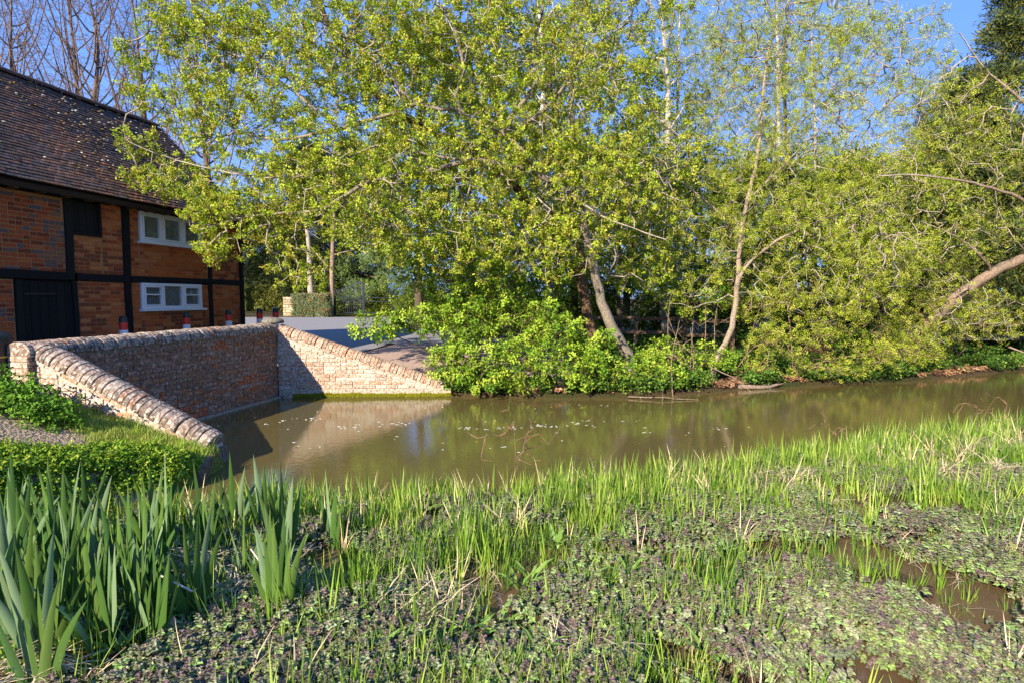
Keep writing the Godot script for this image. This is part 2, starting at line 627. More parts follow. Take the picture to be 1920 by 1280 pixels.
func pool_walls() -> void:
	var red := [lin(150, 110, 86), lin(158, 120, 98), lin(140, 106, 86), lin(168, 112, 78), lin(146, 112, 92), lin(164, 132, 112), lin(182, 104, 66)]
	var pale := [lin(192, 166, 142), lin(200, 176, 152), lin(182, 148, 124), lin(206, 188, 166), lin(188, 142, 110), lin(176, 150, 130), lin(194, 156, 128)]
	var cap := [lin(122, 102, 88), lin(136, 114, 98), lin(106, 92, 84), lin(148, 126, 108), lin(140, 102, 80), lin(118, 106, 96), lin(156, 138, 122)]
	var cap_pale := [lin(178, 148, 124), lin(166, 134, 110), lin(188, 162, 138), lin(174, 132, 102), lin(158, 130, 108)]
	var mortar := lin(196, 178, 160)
	# the parapet between lane and pool; its water face looks away from the cottage
	var l := V(CORNER.x - 4.98 * ALONG.x, 1.49, CORNER.y - 4.98 * ALONG.y)
	var c := V(CORNER.x, 1.52, CORNER.y)
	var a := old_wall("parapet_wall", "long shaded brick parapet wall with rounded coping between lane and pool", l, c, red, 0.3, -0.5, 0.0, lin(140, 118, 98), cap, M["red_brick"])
	var g := Geo.new()
	g.block(Vector3(0.9, -0.5, -0.03), Vector3(4.97, 0.035, 0.075), 0.012, lin(150, 142, 126))
	part("plinth", g.mesh(M["stone"]), a, frame_at(l, c))
	# end face of the parapet, towards the viewer
	var p := brick_kinds(pale, 0.218, 0.104, 0.066)
	var e := frame_at(l + frame_at(l, c).basis.z * -0.3, l)
	e.origin += e.basis.z * 0.004
	fill(p, e, 0.0, 0.3, 0.4, 1.36, 0.218, 0.104, 0.077, 0.3, func(_x, _y): return rng.randi() % pale.size(), func(_a, _b, _c): return true, 0.004)
	lay(p, "brick", "brickwork", a, M["old_brick"])
	# the sunlit wing wall across the pool
	var b0 := V(CORNER.x + 0.004, 1.5, CORNER.y + 0.004)
	var b1 := V(-1.42, 0.31, 12.01)
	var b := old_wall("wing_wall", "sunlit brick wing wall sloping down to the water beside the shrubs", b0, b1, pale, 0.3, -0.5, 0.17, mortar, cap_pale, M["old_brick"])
	g = Geo.new()
	g.block(Vector3(0.08, -0.5, -0.03), Vector3(3.5, 0.17, 0.05), 0.015, lin(186, 170, 150))
	part("plinth", g.mesh(M["stone"]), b, frame_at(b0, b1))
	g = Geo.new()
	g.lathe([Vector2(0.0, 0.0), Vector2(0.2, 0.0), Vector2(0.22, 0.03), Vector2(0.2, 0.07), Vector2(0.13, 0.105), Vector2(0.05, 0.12), Vector2(0.0, 0.122)], 14, lin(132, 126, 114))
	part("cap_stone", g.mesh(M["stone"]), b, Transform3D(Basis(), V(CORNER.x - 0.12, 1.5, CORNER.y + 0.12)))
	moss(b, frame_at(b0, b1), 0.036, 3.5)
	# the near wing wall, running from the parapet towards the viewer
	var d0 := V(-5.8, 1.5, 7.02)
	var d1 := V(-3.6, 0.4, 6.83)
	var d := old_wall("wing_wall", "weathered brick wing wall with worn half-round coping stepping down the grass bank", d0, d1, pale, 0.3, -0.5, 0.0, mortar, cap, M["old_brick"])
	# its face to the pool and the stone it ends on
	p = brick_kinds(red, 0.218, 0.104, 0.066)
	var back := frame_at(d1, d0)
	back.origin += back.basis.z * 0.304
	var dl := Vector2(d1.x - d0.x, d1.z - d0.z).length()
	fill(p, back, 0.0, dl, -0.1, 1.3, 0.218, 0.104, 0.077, 0.35, func(_x, _y): return rng.randi() % red.size(), func(x0, x1, y): return y + 0.12 < lerpf(d1.y, d0.y, x0 / dl) - 0.13, 0.006)
	lay(p, "brick", "brickwork", d, M["old_brick"])
	g = Geo.new()
	g.block(Vector3(-0.02, -0.4, -0.34), Vector3(0.3, 0.2, 0.03), 0.03, lin(126, 112, 98))
	part("end_stone", g.mesh(M["stone"]), d, frame_at(d0, d1) * Transform3D(Basis(), Vector3(dl - 0.26, 0.0, 0.0)))
	g = Geo.new()
	g.block(Vector3(-0.25, -0.25, -0.3), Vector3(0.3, 0.2, 0.2), 0.05, lin(120, 104, 88), Transform3D(Basis.from_euler(Vector3(0.05, 0.3, -0.06)), V(-3.72, 0.0, 6.42)))
	var kerb := thing("stone_block", "rough grey stone block at the foot of the near wing wall", "stone")
	part("stone", g.mesh(M["stone"]), kerb)

func moss(parent: Node, f: Transform3D, y: float, len: float) -> void:
	var g := Geo.new()
	for k in 2600:
		var x := rf(0.3, len)
		var dens := noise.get_noise_2d(x * 120.0, 7.0)
		if dens < -0.42:
			continue
		var yy := y * rf(0.0, 1.9) + 0.005
		var at := f * Vector3(x, yy * (1.0 + 0.5 * dens), 0.052)
		var s := rf(0.01, 0.024)
		var col := vary(lin(132, 130, 34), 0.3)
		var q := rdir() * s * 0.6
		var tip := at + f.basis.z * s * 0.9 + Vector3(0, rf(-0.5, 0.5) * s, 0) + q * 0.5
		var r0 := at + f.basis.x * s
		var r1 := at - f.basis.x * s
		g.tri(r0, at + Vector3(0, s, 0), tip, col)
		g.tri(at + Vector3(0, s, 0), r1, tip, col)
		g.tri(r1, at - Vector3(0, s * 0.8, 0), tip, col)
		g.tri(at - Vector3(0, s * 0.8, 0), r0, tip, col)
	part("moss", g.mesh(M["small_leaf"]), parent, Transform3D(), "stuff")

# ---------------------------------------------------------------- the cottage
func wobbly_beam(a: Vector2, b: Vector2, w: float, z0: float, z1: float, col: Color) -> Geo:
	var g := Geo.new()
	var d := b - a
	var s := Vector2(-d.y, d.x).normalized() * w / 2
	var n := maxi(2, int(d.length() / 0.5))
	var lo := []
	var hi := []
	var ph := rf(0, 100)
	for k in n + 1:
		var p := a + d * (float(k) / n)
		var j := noise.get_noise_2d(ph + k * 30.0, 3.0) * 0.03
		lo.append(p - s * (1.0 + noise.get_noise_2d(k * 40.0, ph) * 0.2) + s.normalized() * j)
		hi.append(p + s * (1.0 + noise.get_noise_2d(k * 40.0, ph + 50.0) * 0.2) + s.normalized() * j)
	var e := 0.012
	var sn := s.normalized() * e
	for k in n:
		var p0 := Vector3(lo[k].x, lo[k].y, z0)
		var p1 := Vector3(lo[k + 1].x, lo[k + 1].y, z0)
		var q0 := Vector3(hi[k].x, hi[k].y, z0)
		var q1 := Vector3(hi[k + 1].x, hi[k + 1].y, z0)
		var up := Vector3(0, 0, z1 - z0 - e)
		var sv := Vector3(sn.x, sn.y, e)
		var sw := Vector3(-sn.x, -sn.y, e)
		g.quad(p0 + up + sv, p1 + up + sv, q1 + up + sw, q0 + up + sw, col)
		g.quad(p0 + up, p1 + up, p1 + up + sv, p0 + up + sv, col)
		g.quad(q0 + up + sw, q1 + up + sw, q1 + up, q0 + up, col)
		g.quad(p0, p1, p1 + up, p0 + up, col)
		g.quad(q0 + up, q1 + up, q1, q0, col)
	return g

func bar(parent: Node, called: String, lo: Vector3, hi: Vector3, col: Color, m: Material, e := 0.006) -> MeshInstance3D:
	var g := Geo.new()
	g.block(lo, hi, e, col)
	return part(called, g.mesh(m), parent)

func window(house: Node, x0: float, x1: float, y0: float, y1: float, lights: Array, diamond: int, grids: Array) -> void:
	var white := lin(226, 226, 228)
	var w := Node3D.new()
	w.name = "window"
	house.add_child(w, true)
	var z0 := -0.05
	var z1 := 0.035
	var fr := 0.06
	var g := Geo.new()
	g.block(Vector3(x0, y1 - fr, z0), Vector3(x1, y1, z1), 0.008, white)
	g.block(Vector3(x0, y0, z0), Vector3(x1, y0 + fr, z1), 0.008, white)
	g.block(Vector3(x0, y0 + fr, z0), Vector3(x0 + fr, y1 - fr, z1 - 0.002), 0.008, white)
	g.block(Vector3(x1 - fr, y0 + fr, z0), Vector3(x1, y1 - fr, z1 - 0.002), 0.008, white)
	for x in lights:
		g.block(Vector3(x - 0.035, y0 + fr, z0), Vector3(x + 0.035, y1 - fr, z1 - 0.002), 0.008, white)
	part("frame", g.mesh(M["white_paint"]), w)
	bar(w, "sill", Vector3(x0 - 0.06, y0 - 0.045, -0.04), Vector3(x1 + 0.06, y0 - 0.002, 0.11), white, M["white_paint"], 0.008)
	var edges: Array = [x0 + fr] + lights + [x1 - fr]
	for k in edges.size() - 1:
		var a: float = edges[k] + (0.035 if k > 0 else 0.0)
		var b: float = edges[k + 1] - (0.035 if k < edges.size() - 2 else 0.0)
		g = Geo.new()
		var ya := y0 + fr
		var yb := y1 - fr
		if k != diamond:   # opening casement
			g.block(Vector3(a + 0.002, yb - 0.032, -0.02), Vector3(b - 0.002, yb - 0.002, z1 + 0.012), 0.006, white)
			g.block(Vector3(a + 0.002, ya + 0.002, -0.02), Vector3(b - 0.002, ya + 0.032, z1 + 0.012), 0.006, white)
			g.block(Vector3(a + 0.002, ya + 0.032, -0.02), Vector3(a + 0.034, yb - 0.032, z1 + 0.01), 0.006, white)
			g.block(Vector3(b - 0.034, ya + 0.032, -0.02), Vector3(b - 0.002, yb - 0.032, z1 + 0.01), 0.006, white)
			if k in grids:
				var ym := (ya + yb) / 2 + 0.03
				g.block(Vector3(a + 0.034, ym - 0.014, -0.015), Vector3(b - 0.034, ym + 0.014, z1 + 0.008), 0.005, white)
			part("casement", g.mesh(M["white_paint"]), w)
		g = Geo.new()
		g.box(Vector3(a, ya, -0.012), Vector3(b, yb, -0.006), Color.WHITE)
		part("pane", g.mesh(M["glass"]), w)
		# lead cames
		g = Geo.new()
		var lead := lin(120, 124, 128)
		var n := 4
		if k == diamond or not grids.is_empty():
			for q in range(-n, n + 1):
				for dirn in [-1, 1]:
					var m0 := Vector2((a + b) / 2 + q * (b - a) / 3.0, (ya + yb) / 2)
					var dd := Vector2((b - a) / 3.0 * dirn, (yb - ya) / 2.2)
					var seg := Geometry2D.intersect_polyline_with_polygon(PackedVector2Array([m0 - dd * 4.0, m0 + dd * 4.0]), PackedVector2Array([Vector2(a, ya), Vector2(b, ya), Vector2(b, yb), Vector2(a, yb)]))
					for s in seg:
						g.tube([Vector3(s[0].x, s[0].y, -0.004), Vector3(s[1].x, s[1].y, -0.004)], [0.004, 0.004], 4, lead, false)
		else:
			for q in range(1, 3):
				var xx := lerpf(a, b, q / 3.0)
				g.tube([Vector3(xx, ya, -0.004), Vector3(xx, yb, -0.004)], [0.004, 0.004], 4, lead, false)
			for q in range(1, 4):
				var yy := lerpf(ya, yb, q / 4.0)
				g.tube([Vector3(a, yy, -0.004), Vector3(b, yy, -0.004)], [0.004, 0.004], 4, lead, false)
		part("lead_cames", g.mesh(M["lead"]), w)

func cottage() -> void:
	var f := Transform3D(Basis(Vector3.UP, deg_to_rad(78.0)), V(-6.99, 0, 15.3))
	var o := thing("cottage", "timber-framed red brick cottage with black beams and dark tiled roof", "house", f)
	var x0 := -11.2
	var black := lin(34, 33, 33)
	var orange := [lin(210, 112, 60), lin(216, 122, 68), lin(198, 102, 56), lin(218, 134, 82), lin(182, 90, 54), lin(204, 122, 76), lin(150, 82, 56)]
	var mixed := [lin(184, 94, 56), lin(170, 86, 54), lin(140, 72, 50), lin(124, 98, 92), lin(108, 98, 104), lin(196, 110, 66), lin(150, 106, 84)]
	var mortar := lin(184, 138, 92)
	# wall panels: x0, x1, y0, y1, old and mottled
	var panels := [
		[x0, -4.82, 2.46, 3.78, true], [x0, -5.76, 0.5, 2.32, true],
		[-4.69, -4.1, 2.46, 3.17, false], [-4.08, -3.62, 2.46, 3.8, false], [-4.1, -4.08, 2.46, 3.17, false],
		[-4.62, -3.62, 0.5, 2.32, false],
		[-3.46, -3.22, 2.45, 3.82, false], [-3.22, -1.42, 2.45, 3.16, false], [-1.42, -1.26, 2.45, 3.82, false],
		[-3.46, -3.25, 0.5, 2.32, false], [-3.25, -1.5, 0.5, 1.75, false], [-1.5, -1.26, 0.5, 2.32, false],
		[-1.13, -0.13, 2.45, 3.82, false], [-1.13, -0.13, 0.5, 2.34, false],
	]
	var p := brick_kinds(orange + mixed, 0.215, 0.102, 0.064)
	var world := f
	var local := Pieces.new()
	local.kinds = p.kinds
	var core := Geo.new()
	for q in panels:
		core.box(Vector3(q[0], q[2], -0.25), Vector3(q[1], q[3], -0.008), mortar)
		var base: int = 7 if q[4] else 0
		var bricks := Pieces.new()
		bricks.kinds = p.kinds
		fill(bricks, Transform3D(), q[0], q[1], q[2], q[3], 0.215, 0.102, 0.075, 0.45 if q[4] else 0.3, func(x, y): return base + clampi(int((noise.get_noise_2d(x * 50.0, y * 50.0) + 0.5) * 7.0 + rf(-3.0, 3.0)), 0, 6), func(_a, _b, _c): return true, 0.002)
		for b in bricks.list:
			local.add(b[1], b[2], (world * b[2].origin).distance_to(Vector3(0, 2, 0)) + (100.0 if b[2].origin.x < -6.1 or b[2].origin.y < 1.35 else 0.0))
	part("wall_core", core.mesh(M["mortar"]), o)
	lay(local, "brick", "brickwork", o, M["house_brick"])
	# timbers
	var tz := 0.028
	for q in [
		[Vector2(x0, 2.385), Vector2(-4.84, 2.41), 0.15], [Vector2(-4.66, 2.39), Vector2(-3.62, 2.38), 0.13], [Vector2(-3.46, 2.39), Vector2(-0.13, 2.395), 0.125],
		[Vector2(-4.755, 2.34), Vector2(-4.745, 3.8), 0.15], [Vector2(-3.545, 0.5), Vector2(-3.54, 3.82), 0.155], [Vector2(-1.2, 0.5), Vector2(-1.195, 3.82), 0.125], [Vector2(-0.065, 0.5), Vector2(-0.06, 3.9), 0.14],
		[Vector2(-5.71, 0.5), Vector2(-5.69, 2.31), 0.1], [Vector2(-4.66, 0.5), Vector2(-4.69, 2.32), 0.09], [Vector2(x0, 3.87), Vector2(0.0, 3.9), 0.17], [Vector2(-7.6, 0.5), Vector2(-7.6, 3.78), 0.15], [Vector2(-9.6, 0.5), Vector2(-9.6, 3.78), 0.15]]:
		part("timber_beam", wobbly_beam(q[0], q[1], q[2], -0.2, tz + rf(0.0, 0.02), vary(black, 0.15)).mesh(M["timber"]), o)
	# door of upright boards
	var door := Node3D.new()
	door.name = "door"
	o.add_child(door, true)
	for k in 6:
		bar(door, "plank", Vector3(-5.65 + k * 0.157, 0.55, -0.06), Vector3(-5.65 + k * 0.157 + 0.151, 2.3, -0.012 + rf(0, 0.006)), vary(black, 0.2), M["timber"], 0.008)
	for y in [0.95, 2.08]:
		bar(door, "hinge", Vector3(-5.6, y - 0.02, -0.012), Vector3(-5.05, y + 0.02, 0.008), lin(24, 24, 26), M["black_metal"], 0.004)
	# loft hatch under the eaves
	var hatch := Node3D.new()
	hatch.name = "loft_hatch"
	o.add_child(hatch, true)
	for k in 4:
		bar(hatch, "plank", Vector3(-4.66 + k * 0.14, 3.22, -0.06), Vector3(-4.66 + k * 0.14 + 0.135, 3.78, 0.0), vary(black, 0.2), M["timber"], 0.006)
	bar(hatch, "rail", Vector3(-4.67, 3.16, -0.06), Vector3(-4.09, 3.22, 0.035), black, M["timber"])
	bar(hatch, "rail", Vector3(-4.15, 3.22, -0.06), Vector3(-4.09, 3.79, 0.033), black, M["timber"])
	window(o, -3.2, -1.44, 3.18, 3.8, [-2.63, -2.05], -1, [])
	window(o, -3.23, -1.52, 1.78, 2.325, [-2.66, -2.1], 1, [0, 2])
	# rooms behind the windows, gables and back wall
	var shell := Geo.new()
	var dim := lin(150, 140, 126)
	shell.box(Vector3(x0, 0.5, -5.0), Vector3(0.0, 3.9, -4.8), dim)
	shell.box(Vector3(x0, 0.5, -4.8), Vector3(x0 + 0.2, 3.9, -0.26), dim)
	shell.box(Vector3(x0 + 0.2, 2.3, -4.8), Vector3(-0.16, 2.42, -0.26), dim)
	shell.box(Vector3(x0 + 0.2, 0.45, -4.8), Vector3(-0.16, 0.55, -0.26), dim)
	shell.box(Vector3(x0 + 0.2, 3.84, -4.8), Vector3(-0.16, 3.9, -0.26), dim)
	part("inner_wall", shell.mesh(M["plaster"]), o)
	var gable := prism([Vector2(0.0, 0.5), Vector2(4.8, 0.5), Vector2(4.8, 3.85), Vector2(2.4, 6.2), Vector2(0.0, 3.85)], -0.15, 0.0, lin(150, 84, 54))
	part("gable_wall", gable.mesh(M["house_brick"]), o, Transform3D(Basis(Vector3.UP, PI / 2), Vector3(0.0, 0.0, -0.002)))
	part("gable_wall", gable.mesh(M["house_brick"]), o, Transform3D(Basis(Vector3.UP, PI / 2), Vector3(x0 + 0.16, 0.0, -0.002)))
	roof(o, f, x0 - 0.2, 0.18)

func roof(house: Node, f: Transform3D, x0: float, x1: float) -> void:
	var r := Node3D.new()
	r.name = "roof"
	house.add_child(r, true)
	var eave := Vector2(0.3, 3.93)      # z, y
	var ridge := Vector2(-2.45, 6.52)
	var len := eave.distance_to(ridge)
	var slope := atan2(ridge.y - eave.y, eave.x - ridge.x)
	var deck := prism([Vector2(eave.x - 0.02, eave.y - 0.06), Vector2(ridge.x, ridge.y - 0.05), Vector2(-5.2, 3.93), Vector2(-5.2, 3.85), Vector2(ridge.x, ridge.y - 0.15), Vector2(eave.x - 0.05, eave.y - 0.14)], x0, x1, lin(62, 52, 46))
	part("roof_deck", deck.mesh(M["timber"]), r, Transform3D(Basis(Vector3(0, 0, 1), Vector3(0, 1, 0), Vector3(1, 0, 0)), Vector3.ZERO))
	# rafter feet and fascia board
	bar(r, "fascia_board", Vector3(x0, 3.8, 0.2), Vector3(x1, 3.9, 0.245), lin(36, 32, 30), M["timber"])
	var x := x0 + 0.2
	while x < x1 - 0.1:
		bar(r, "rafter_foot", Vector3(x, 3.78, 0.03), Vector3(x + 0.07, 3.86, 0.198), vary(lin(110, 92, 66), 0.2), M["timber"])
		x += 0.45
	var colors := []
	for c in [lin(112, 84, 70), lin(94, 74, 66), lin(80, 68, 64), lin(126, 92, 74), lin(100, 84, 78), lin(146, 100, 76), lin(86, 78, 76), lin(164, 112, 84)]:
		colors.append(c)
	var p := Pieces.new()
	for c in colors:
		var g := Geo.new()
		g.block(Vector3(-0.079, -0.012, -0.018), Vector3(0.079, 0.17, 0.0), 0.003, c)
		p.kinds.append(g)
	var rows := int(len / 0.1)
	for j in rows:
		var n := int((x1 - x0) / 0.163)
		for k in n:
			var xx := x0 + 0.08 + (k + (0.5 if j % 2 else 0.0)) * 0.163
			if xx > x1 - 0.05:
				continue
			var s := j * 0.1
			var sag := 0.035 * noise.get_noise_2d(xx * 22.0, s * 22.0) - 0.05 * sin(PI * s / len) * (0.5 + 0.5 * noise.get_noise_2d(xx * 9.0, 80.0))
			var at := Vector3(xx + rf(-0.004, 0.004), lerpf(eave.y, ridge.y, s / len) + sag * cos(slope), lerpf(eave.x, ridge.x, s / len) + sag * sin(slope))
			var b := Basis(Vector3(1, 0, 0), -(PI / 2 - slope)) * Basis(Vector3(1, 0, 0), -0.14 + rf(-0.04, 0.04)) * Basis(Vector3(0, 0, 1), rf(-0.025, 0.025)) * Basis(Vector3(0, 1, 0), rf(-0.02, 0.02))
			at += Basis(Vector3(1, 0, 0), -(PI / 2 - slope)) * Vector3(0, 0, 0.026 + rf(0, 0.006))
			var t := Transform3D(b, at)
			var kk := noise.get_noise_2d(xx * 14.0, s * 14.0)
			var red := clampf(0.5 + kk * 1.3 + 0.25 * smoothstep(1.2, 0.0, s), 0, 1)
			var ci: int = [2, 6, 1, 4, 0, 3, 5, 7][clampi(int(red * 6.0 + rf(-1.6, 1.6)), 0, 7)]
			p.add(ci, t, (f * at).distance_to(Vector3(0, 2, 0)) + (100.0 if xx < -6.2 else 0.0))
	lay(p, "tile", "tiling", r, M["roof_tile"])
	# moss cushions and pale lichen on the tiles
	var cushion := Geo.new()
	cushion.lathe([Vector2(1.0, 0.0), Vector2(0.85, 0.45), Vector2(0.5, 0.75), Vector2(0.0, 0.85)], 6, Color.WHITE)
	var where := []
	var tints := []
	for k in 1500:
		var s := rf(0.0, len)
		var xx := rf(x0, x1)
		if noise.get_noise_2d(xx * 18.0 + 500.0, s * 18.0) < rf(-0.3, 0.3):
			continue
		var sz := rf(0.012, 0.035)
		var sag := -0.01
		where.append(Transform3D(Basis(Vector3(1, 0, 0), PI / 2 - (PI / 2 - slope)).scaled(Vector3(sz * rf(0.8, 1.8), sz * 0.6, sz)), Vector3(xx, lerpf(eave.y, ridge.y, s / len) + 0.042 + sag, lerpf(eave.x, ridge.x, s / len) + 0.028)))
		tints.append([lin(140, 112, 62), lin(120, 110, 60), lin(196, 190, 178), lin(150, 112, 78)][rng.randi() % 4])
	var mo := scatter("roof_moss", cushion.mesh(M["straw"]), where, tints, r)
	mo.set_meta("kind", "stuff")
	# ridge tiles
	var rg := Geo.new()
	var prof := []
	for k in 7:
		var a := PI * k / 6.0
		prof.append(Vector2(cos(a) * 0.13, sin(a) * 0.11))
	for k in 6:
		rg.quad(Vector3(-0.22, prof[k].y, prof[k].x), Vector3(0.22, prof[k].y, prof[k].x), Vector3(0.22, prof[k + 1].y, prof[k + 1].x), Vector3(-0.22, prof[k + 1].y, prof[k + 1].x), lin(100, 76, 66))
	var rm := rg.mesh(M["roof_tile"])
	x = x0 + 0.22
	while x < x1:
		part("ridge_tile", rm, r, Transform3D(Basis(Vector3(0, 0, 1), rf(-0.02, 0.02)), Vector3(x, ridge.y - 0.03 + 0.03 * noise.get_noise_2d(x * 22.0, 60.0), ridge.x)))
		x += 0.445

# ---------------------------------------------------------------- street furniture
func bollard(at: Vector3, label: String) -> void:
	var o := thing("bollard", label, "bollard", Transform3D(Basis(Vector3.UP, rf(0, 3)), at), "bollards guarding the cottage wall")
	var g := Geo.new()
	g.lathe([Vector2(0.07, 0.0), Vector2(0.07, 0.45)], 16, lin(40, 40, 42))
	part("post", g.mesh(M["plastic"]), o)
	g = Geo.new()
	g.lathe([Vector2(0.071, 0.45), Vector2(0.073, 0.46), Vector2(0.073, 0.84), Vector2(0.071, 0.85)], 16, lin(222, 224, 226))
	part("white_band", g.mesh(M["plastic"]), o)
	g = Geo.new()
	g.lathe([Vector2(0.071, 0.85), Vector2(0.073, 0.86), Vector2(0.073, 0.98), Vector2(0.071, 0.99)], 16, lin(214, 52, 34))
	part("red_band", g.mesh(M["plastic"]), o)
	g = Geo.new()
	g.lathe([Vector2(0.07, 0.99), Vector2(0.07, 1.05), Vector2(0.062, 1.085), Vector2(0.04, 1.105), Vector2(0.0, 1.112)], 16, lin(40, 40, 42))
	part("cap", g.mesh(M["plastic"]), o)

func furniture() -> void:
	var f := Transform3D(Basis(Vector3.UP, deg_to_rad(78.0)), V(-6.99, 0, 15.3))
	for q in [[-4.28, 0.6, "black bollard with red and white bands beside the timber post between door and windows"], [-2.7, 0.6, "black bollard with red and white bands below the lower cottage window"], [-1.37, 0.6, "black bollard with red and white bands between window and cottage corner"], [-0.42, 0.75, "black bollard with red band at the cottage corner, next to the wall"], [0.15, 0.8, "black bollard with red band just past the cottage corner"], [-0.05, 0.95, "black bollard with red band at the cottage corner, standing out over the lane"]]:
		var at := f * Vector3(q[0], 0, q[1])
		at.y = road_level(-at.z) + 0.01
		bollard(at, q[2])
	# litter bin by the end of the parapet
	var o := thing("litter_bin", "black round litter bin with a thin gold band by the parapet end", "bin", Transform3D(Basis(), V(-6.32, 0.66, 7.0)))
	var g := Geo.new()
	g.lathe([Vector2(0.0, 0.0), Vector2(0.25, 0.0), Vector2(0.27, 0.03), Vector2(0.27, 0.64)], 24, lin(24, 25, 28))
	part("drum", g.mesh(M["black_metal"]), o)
	g = Geo.new()
	g.lathe([Vector2(0.271, 0.64), Vector2(0.275, 0.642), Vector2(0.275, 0.656), Vector2(0.271, 0.658)], 24, lin(196, 150, 50))
	part("gold_band", g.mesh(M["black_metal"]), o)
	g = Geo.new()
	g.lathe([Vector2(0.27, 0.658), Vector2(0.27, 0.84), Vector2(0.25, 0.9), Vector2(0.15, 0.94), Vector2(0.0, 0.95)], 24, lin(24, 25, 28))
	part("lid", g.mesh(M["black_metal"]), o)

# ---------------------------------------------------------------- plants
# One leaf: a pointed blade folded along its midrib, from `at` along d, facing n.
func leaf(g: Geo, at: Vector3, d: Vector3, n: Vector3, long: float, wide: float, col: Color, curl := 0.15) -> void:
	var s := d.cross(n).normalized()
	n = s.cross(d).normalized()
	var m1 := at + d * long * 0.38 + n * curl * long * 0.25
	var m2 := at + d * long * 0.75 + n * curl * long * 0.1
	var tip := at + d * long - n * curl * long * 0.4
	var l1 := m1 + s * wide * 0.5 + n * wide * 0.18
	var r1 := m1 - s * wide * 0.5 + n * wide * 0.18
	g.tri(at, r1, m1, col)
	g.tri(at, m1, l1, col)
	var l2 := m2 + s * wide * 0.32 + n * wide * 0.1
	var r2 := m2 - s * wide * 0.32 + n * wide * 0.1
	g.quad(m1, r1, r2, m2, col)
	g.quad(l1, m1, m2, l2, col)
	g.tri(m2, r2, tip, col)
	g.tri(l2, m2, tip, col)

# a leafy shoot along +y
func sprig(count: int, long: float, leaf_long: float, leaf_wide: float, spread: float, m: Material, twig: Color, shade := 0.22) -> ArrayMesh:
	var g := Geo.new()
	if twig.a > 0.0:
		g.tube([Vector3.ZERO, Vector3(0.01, long * 0.5, 0.0), Vector3(0.0, long, 0.012)], [0.0035, 0.0028, 0.0015], 3, twig, false)
	for k in count:
		var t := rf(0.12, 1.0)
		var a := k * 2.4 + rf(-0.4, 0.4)
		var out := Vector3(cos(a), 0, sin(a))
		var d := (out * spread + Vector3(0, rf(0.1, 0.9), 0) + rdir() * 0.35).normalized()
		var at := Vector3(0, t * long, 0) + out * rf(0.0, 0.4) * long * spread
		var n := (Vector3.UP * 0.8 - out * 0.3 + rdir() * 0.6).normalized()
		if absf(n.dot(d)) > 0.95:
			n = rdir()
		var k2 := 1.0 + rf(-shade, shade)
		leaf(g, at, d, n, leaf_long * rf(0.65, 1.15), leaf_wide * rf(0.75, 1.15), Color(k2 * rf(0.92, 1.08), k2, k2 * rf(0.85, 1.1)), rf(0.0, 0.5))
	return g.mesh(m)

# a tree: limbs that are given, and twigs grown to points spread through the masses of its crown
class Branching:
	var pos := PackedVector3Array()
	var up := PackedInt32Array()
	var rad := PackedFloat32Array()
	var kids := PackedInt32Array()
	var cells := {}
	func cell(p: Vector3) -> Vector3i:
		return Vector3i(floori(p.x), floori(p.y), floori(p.z))
	func add(p: Vector3, parent: int, r: float) -> int:
		var i := pos.size()
		pos.append(p)
		up.append(parent)
		rad.append(r)
		kids.append(0)
		if parent >= 0:
			kids[parent] += 1
		var c := cell(p)
		if not cells.has(c):
			cells[c] = PackedInt32Array()
		cells[c].append(i)
		return i
	func nearest(p: Vector3) -> int:
		var c := cell(p)
		var best := -1
		var dist := 1e9
		for reach in range(0, 9):
			for x in range(-reach, reach + 1):
				for y in range(-reach, reach + 1):
					for z in range(-reach, reach + 1):
						if maxi(absi(x), maxi(absi(y), absi(z))) != reach:
							continue
						var k := c + Vector3i(x, y, z)
						if cells.has(k):
							for i in cells[k]:
								var d := p.distance_squared_to(pos[i])
								if d < dist:
									dist = d
									best = i
			if best >= 0 and dist <= float(reach * reach):
				return best
		if best < 0:
			for i in pos.size():
				var d := p.distance_squared_to(pos[i])
				if d < dist:
					dist = d
					best = i
		return best

func curve_points(ps: Array, step: float, wobble: float) -> Array:
	var cv := Curve3D.new()
	cv.bake_interval = step
	for k in ps.size():
		var a: Vector3 = ps[maxi(k - 1, 0)]
		var b: Vector3 = ps[mini(k + 1, ps.size() - 1)]
		var h := (b - a) / 6.0
		cv.add_point(ps[k], -h, h)
	var out := []
	var n := maxi(2, int(cv.get_baked_length() / step))
	for k in n + 1:
		out.append(cv.sample_baked(cv.get_baked_length() * k / n) + (rdir() * wobble if k > 0 and k < n else Vector3.ZERO))
	return out

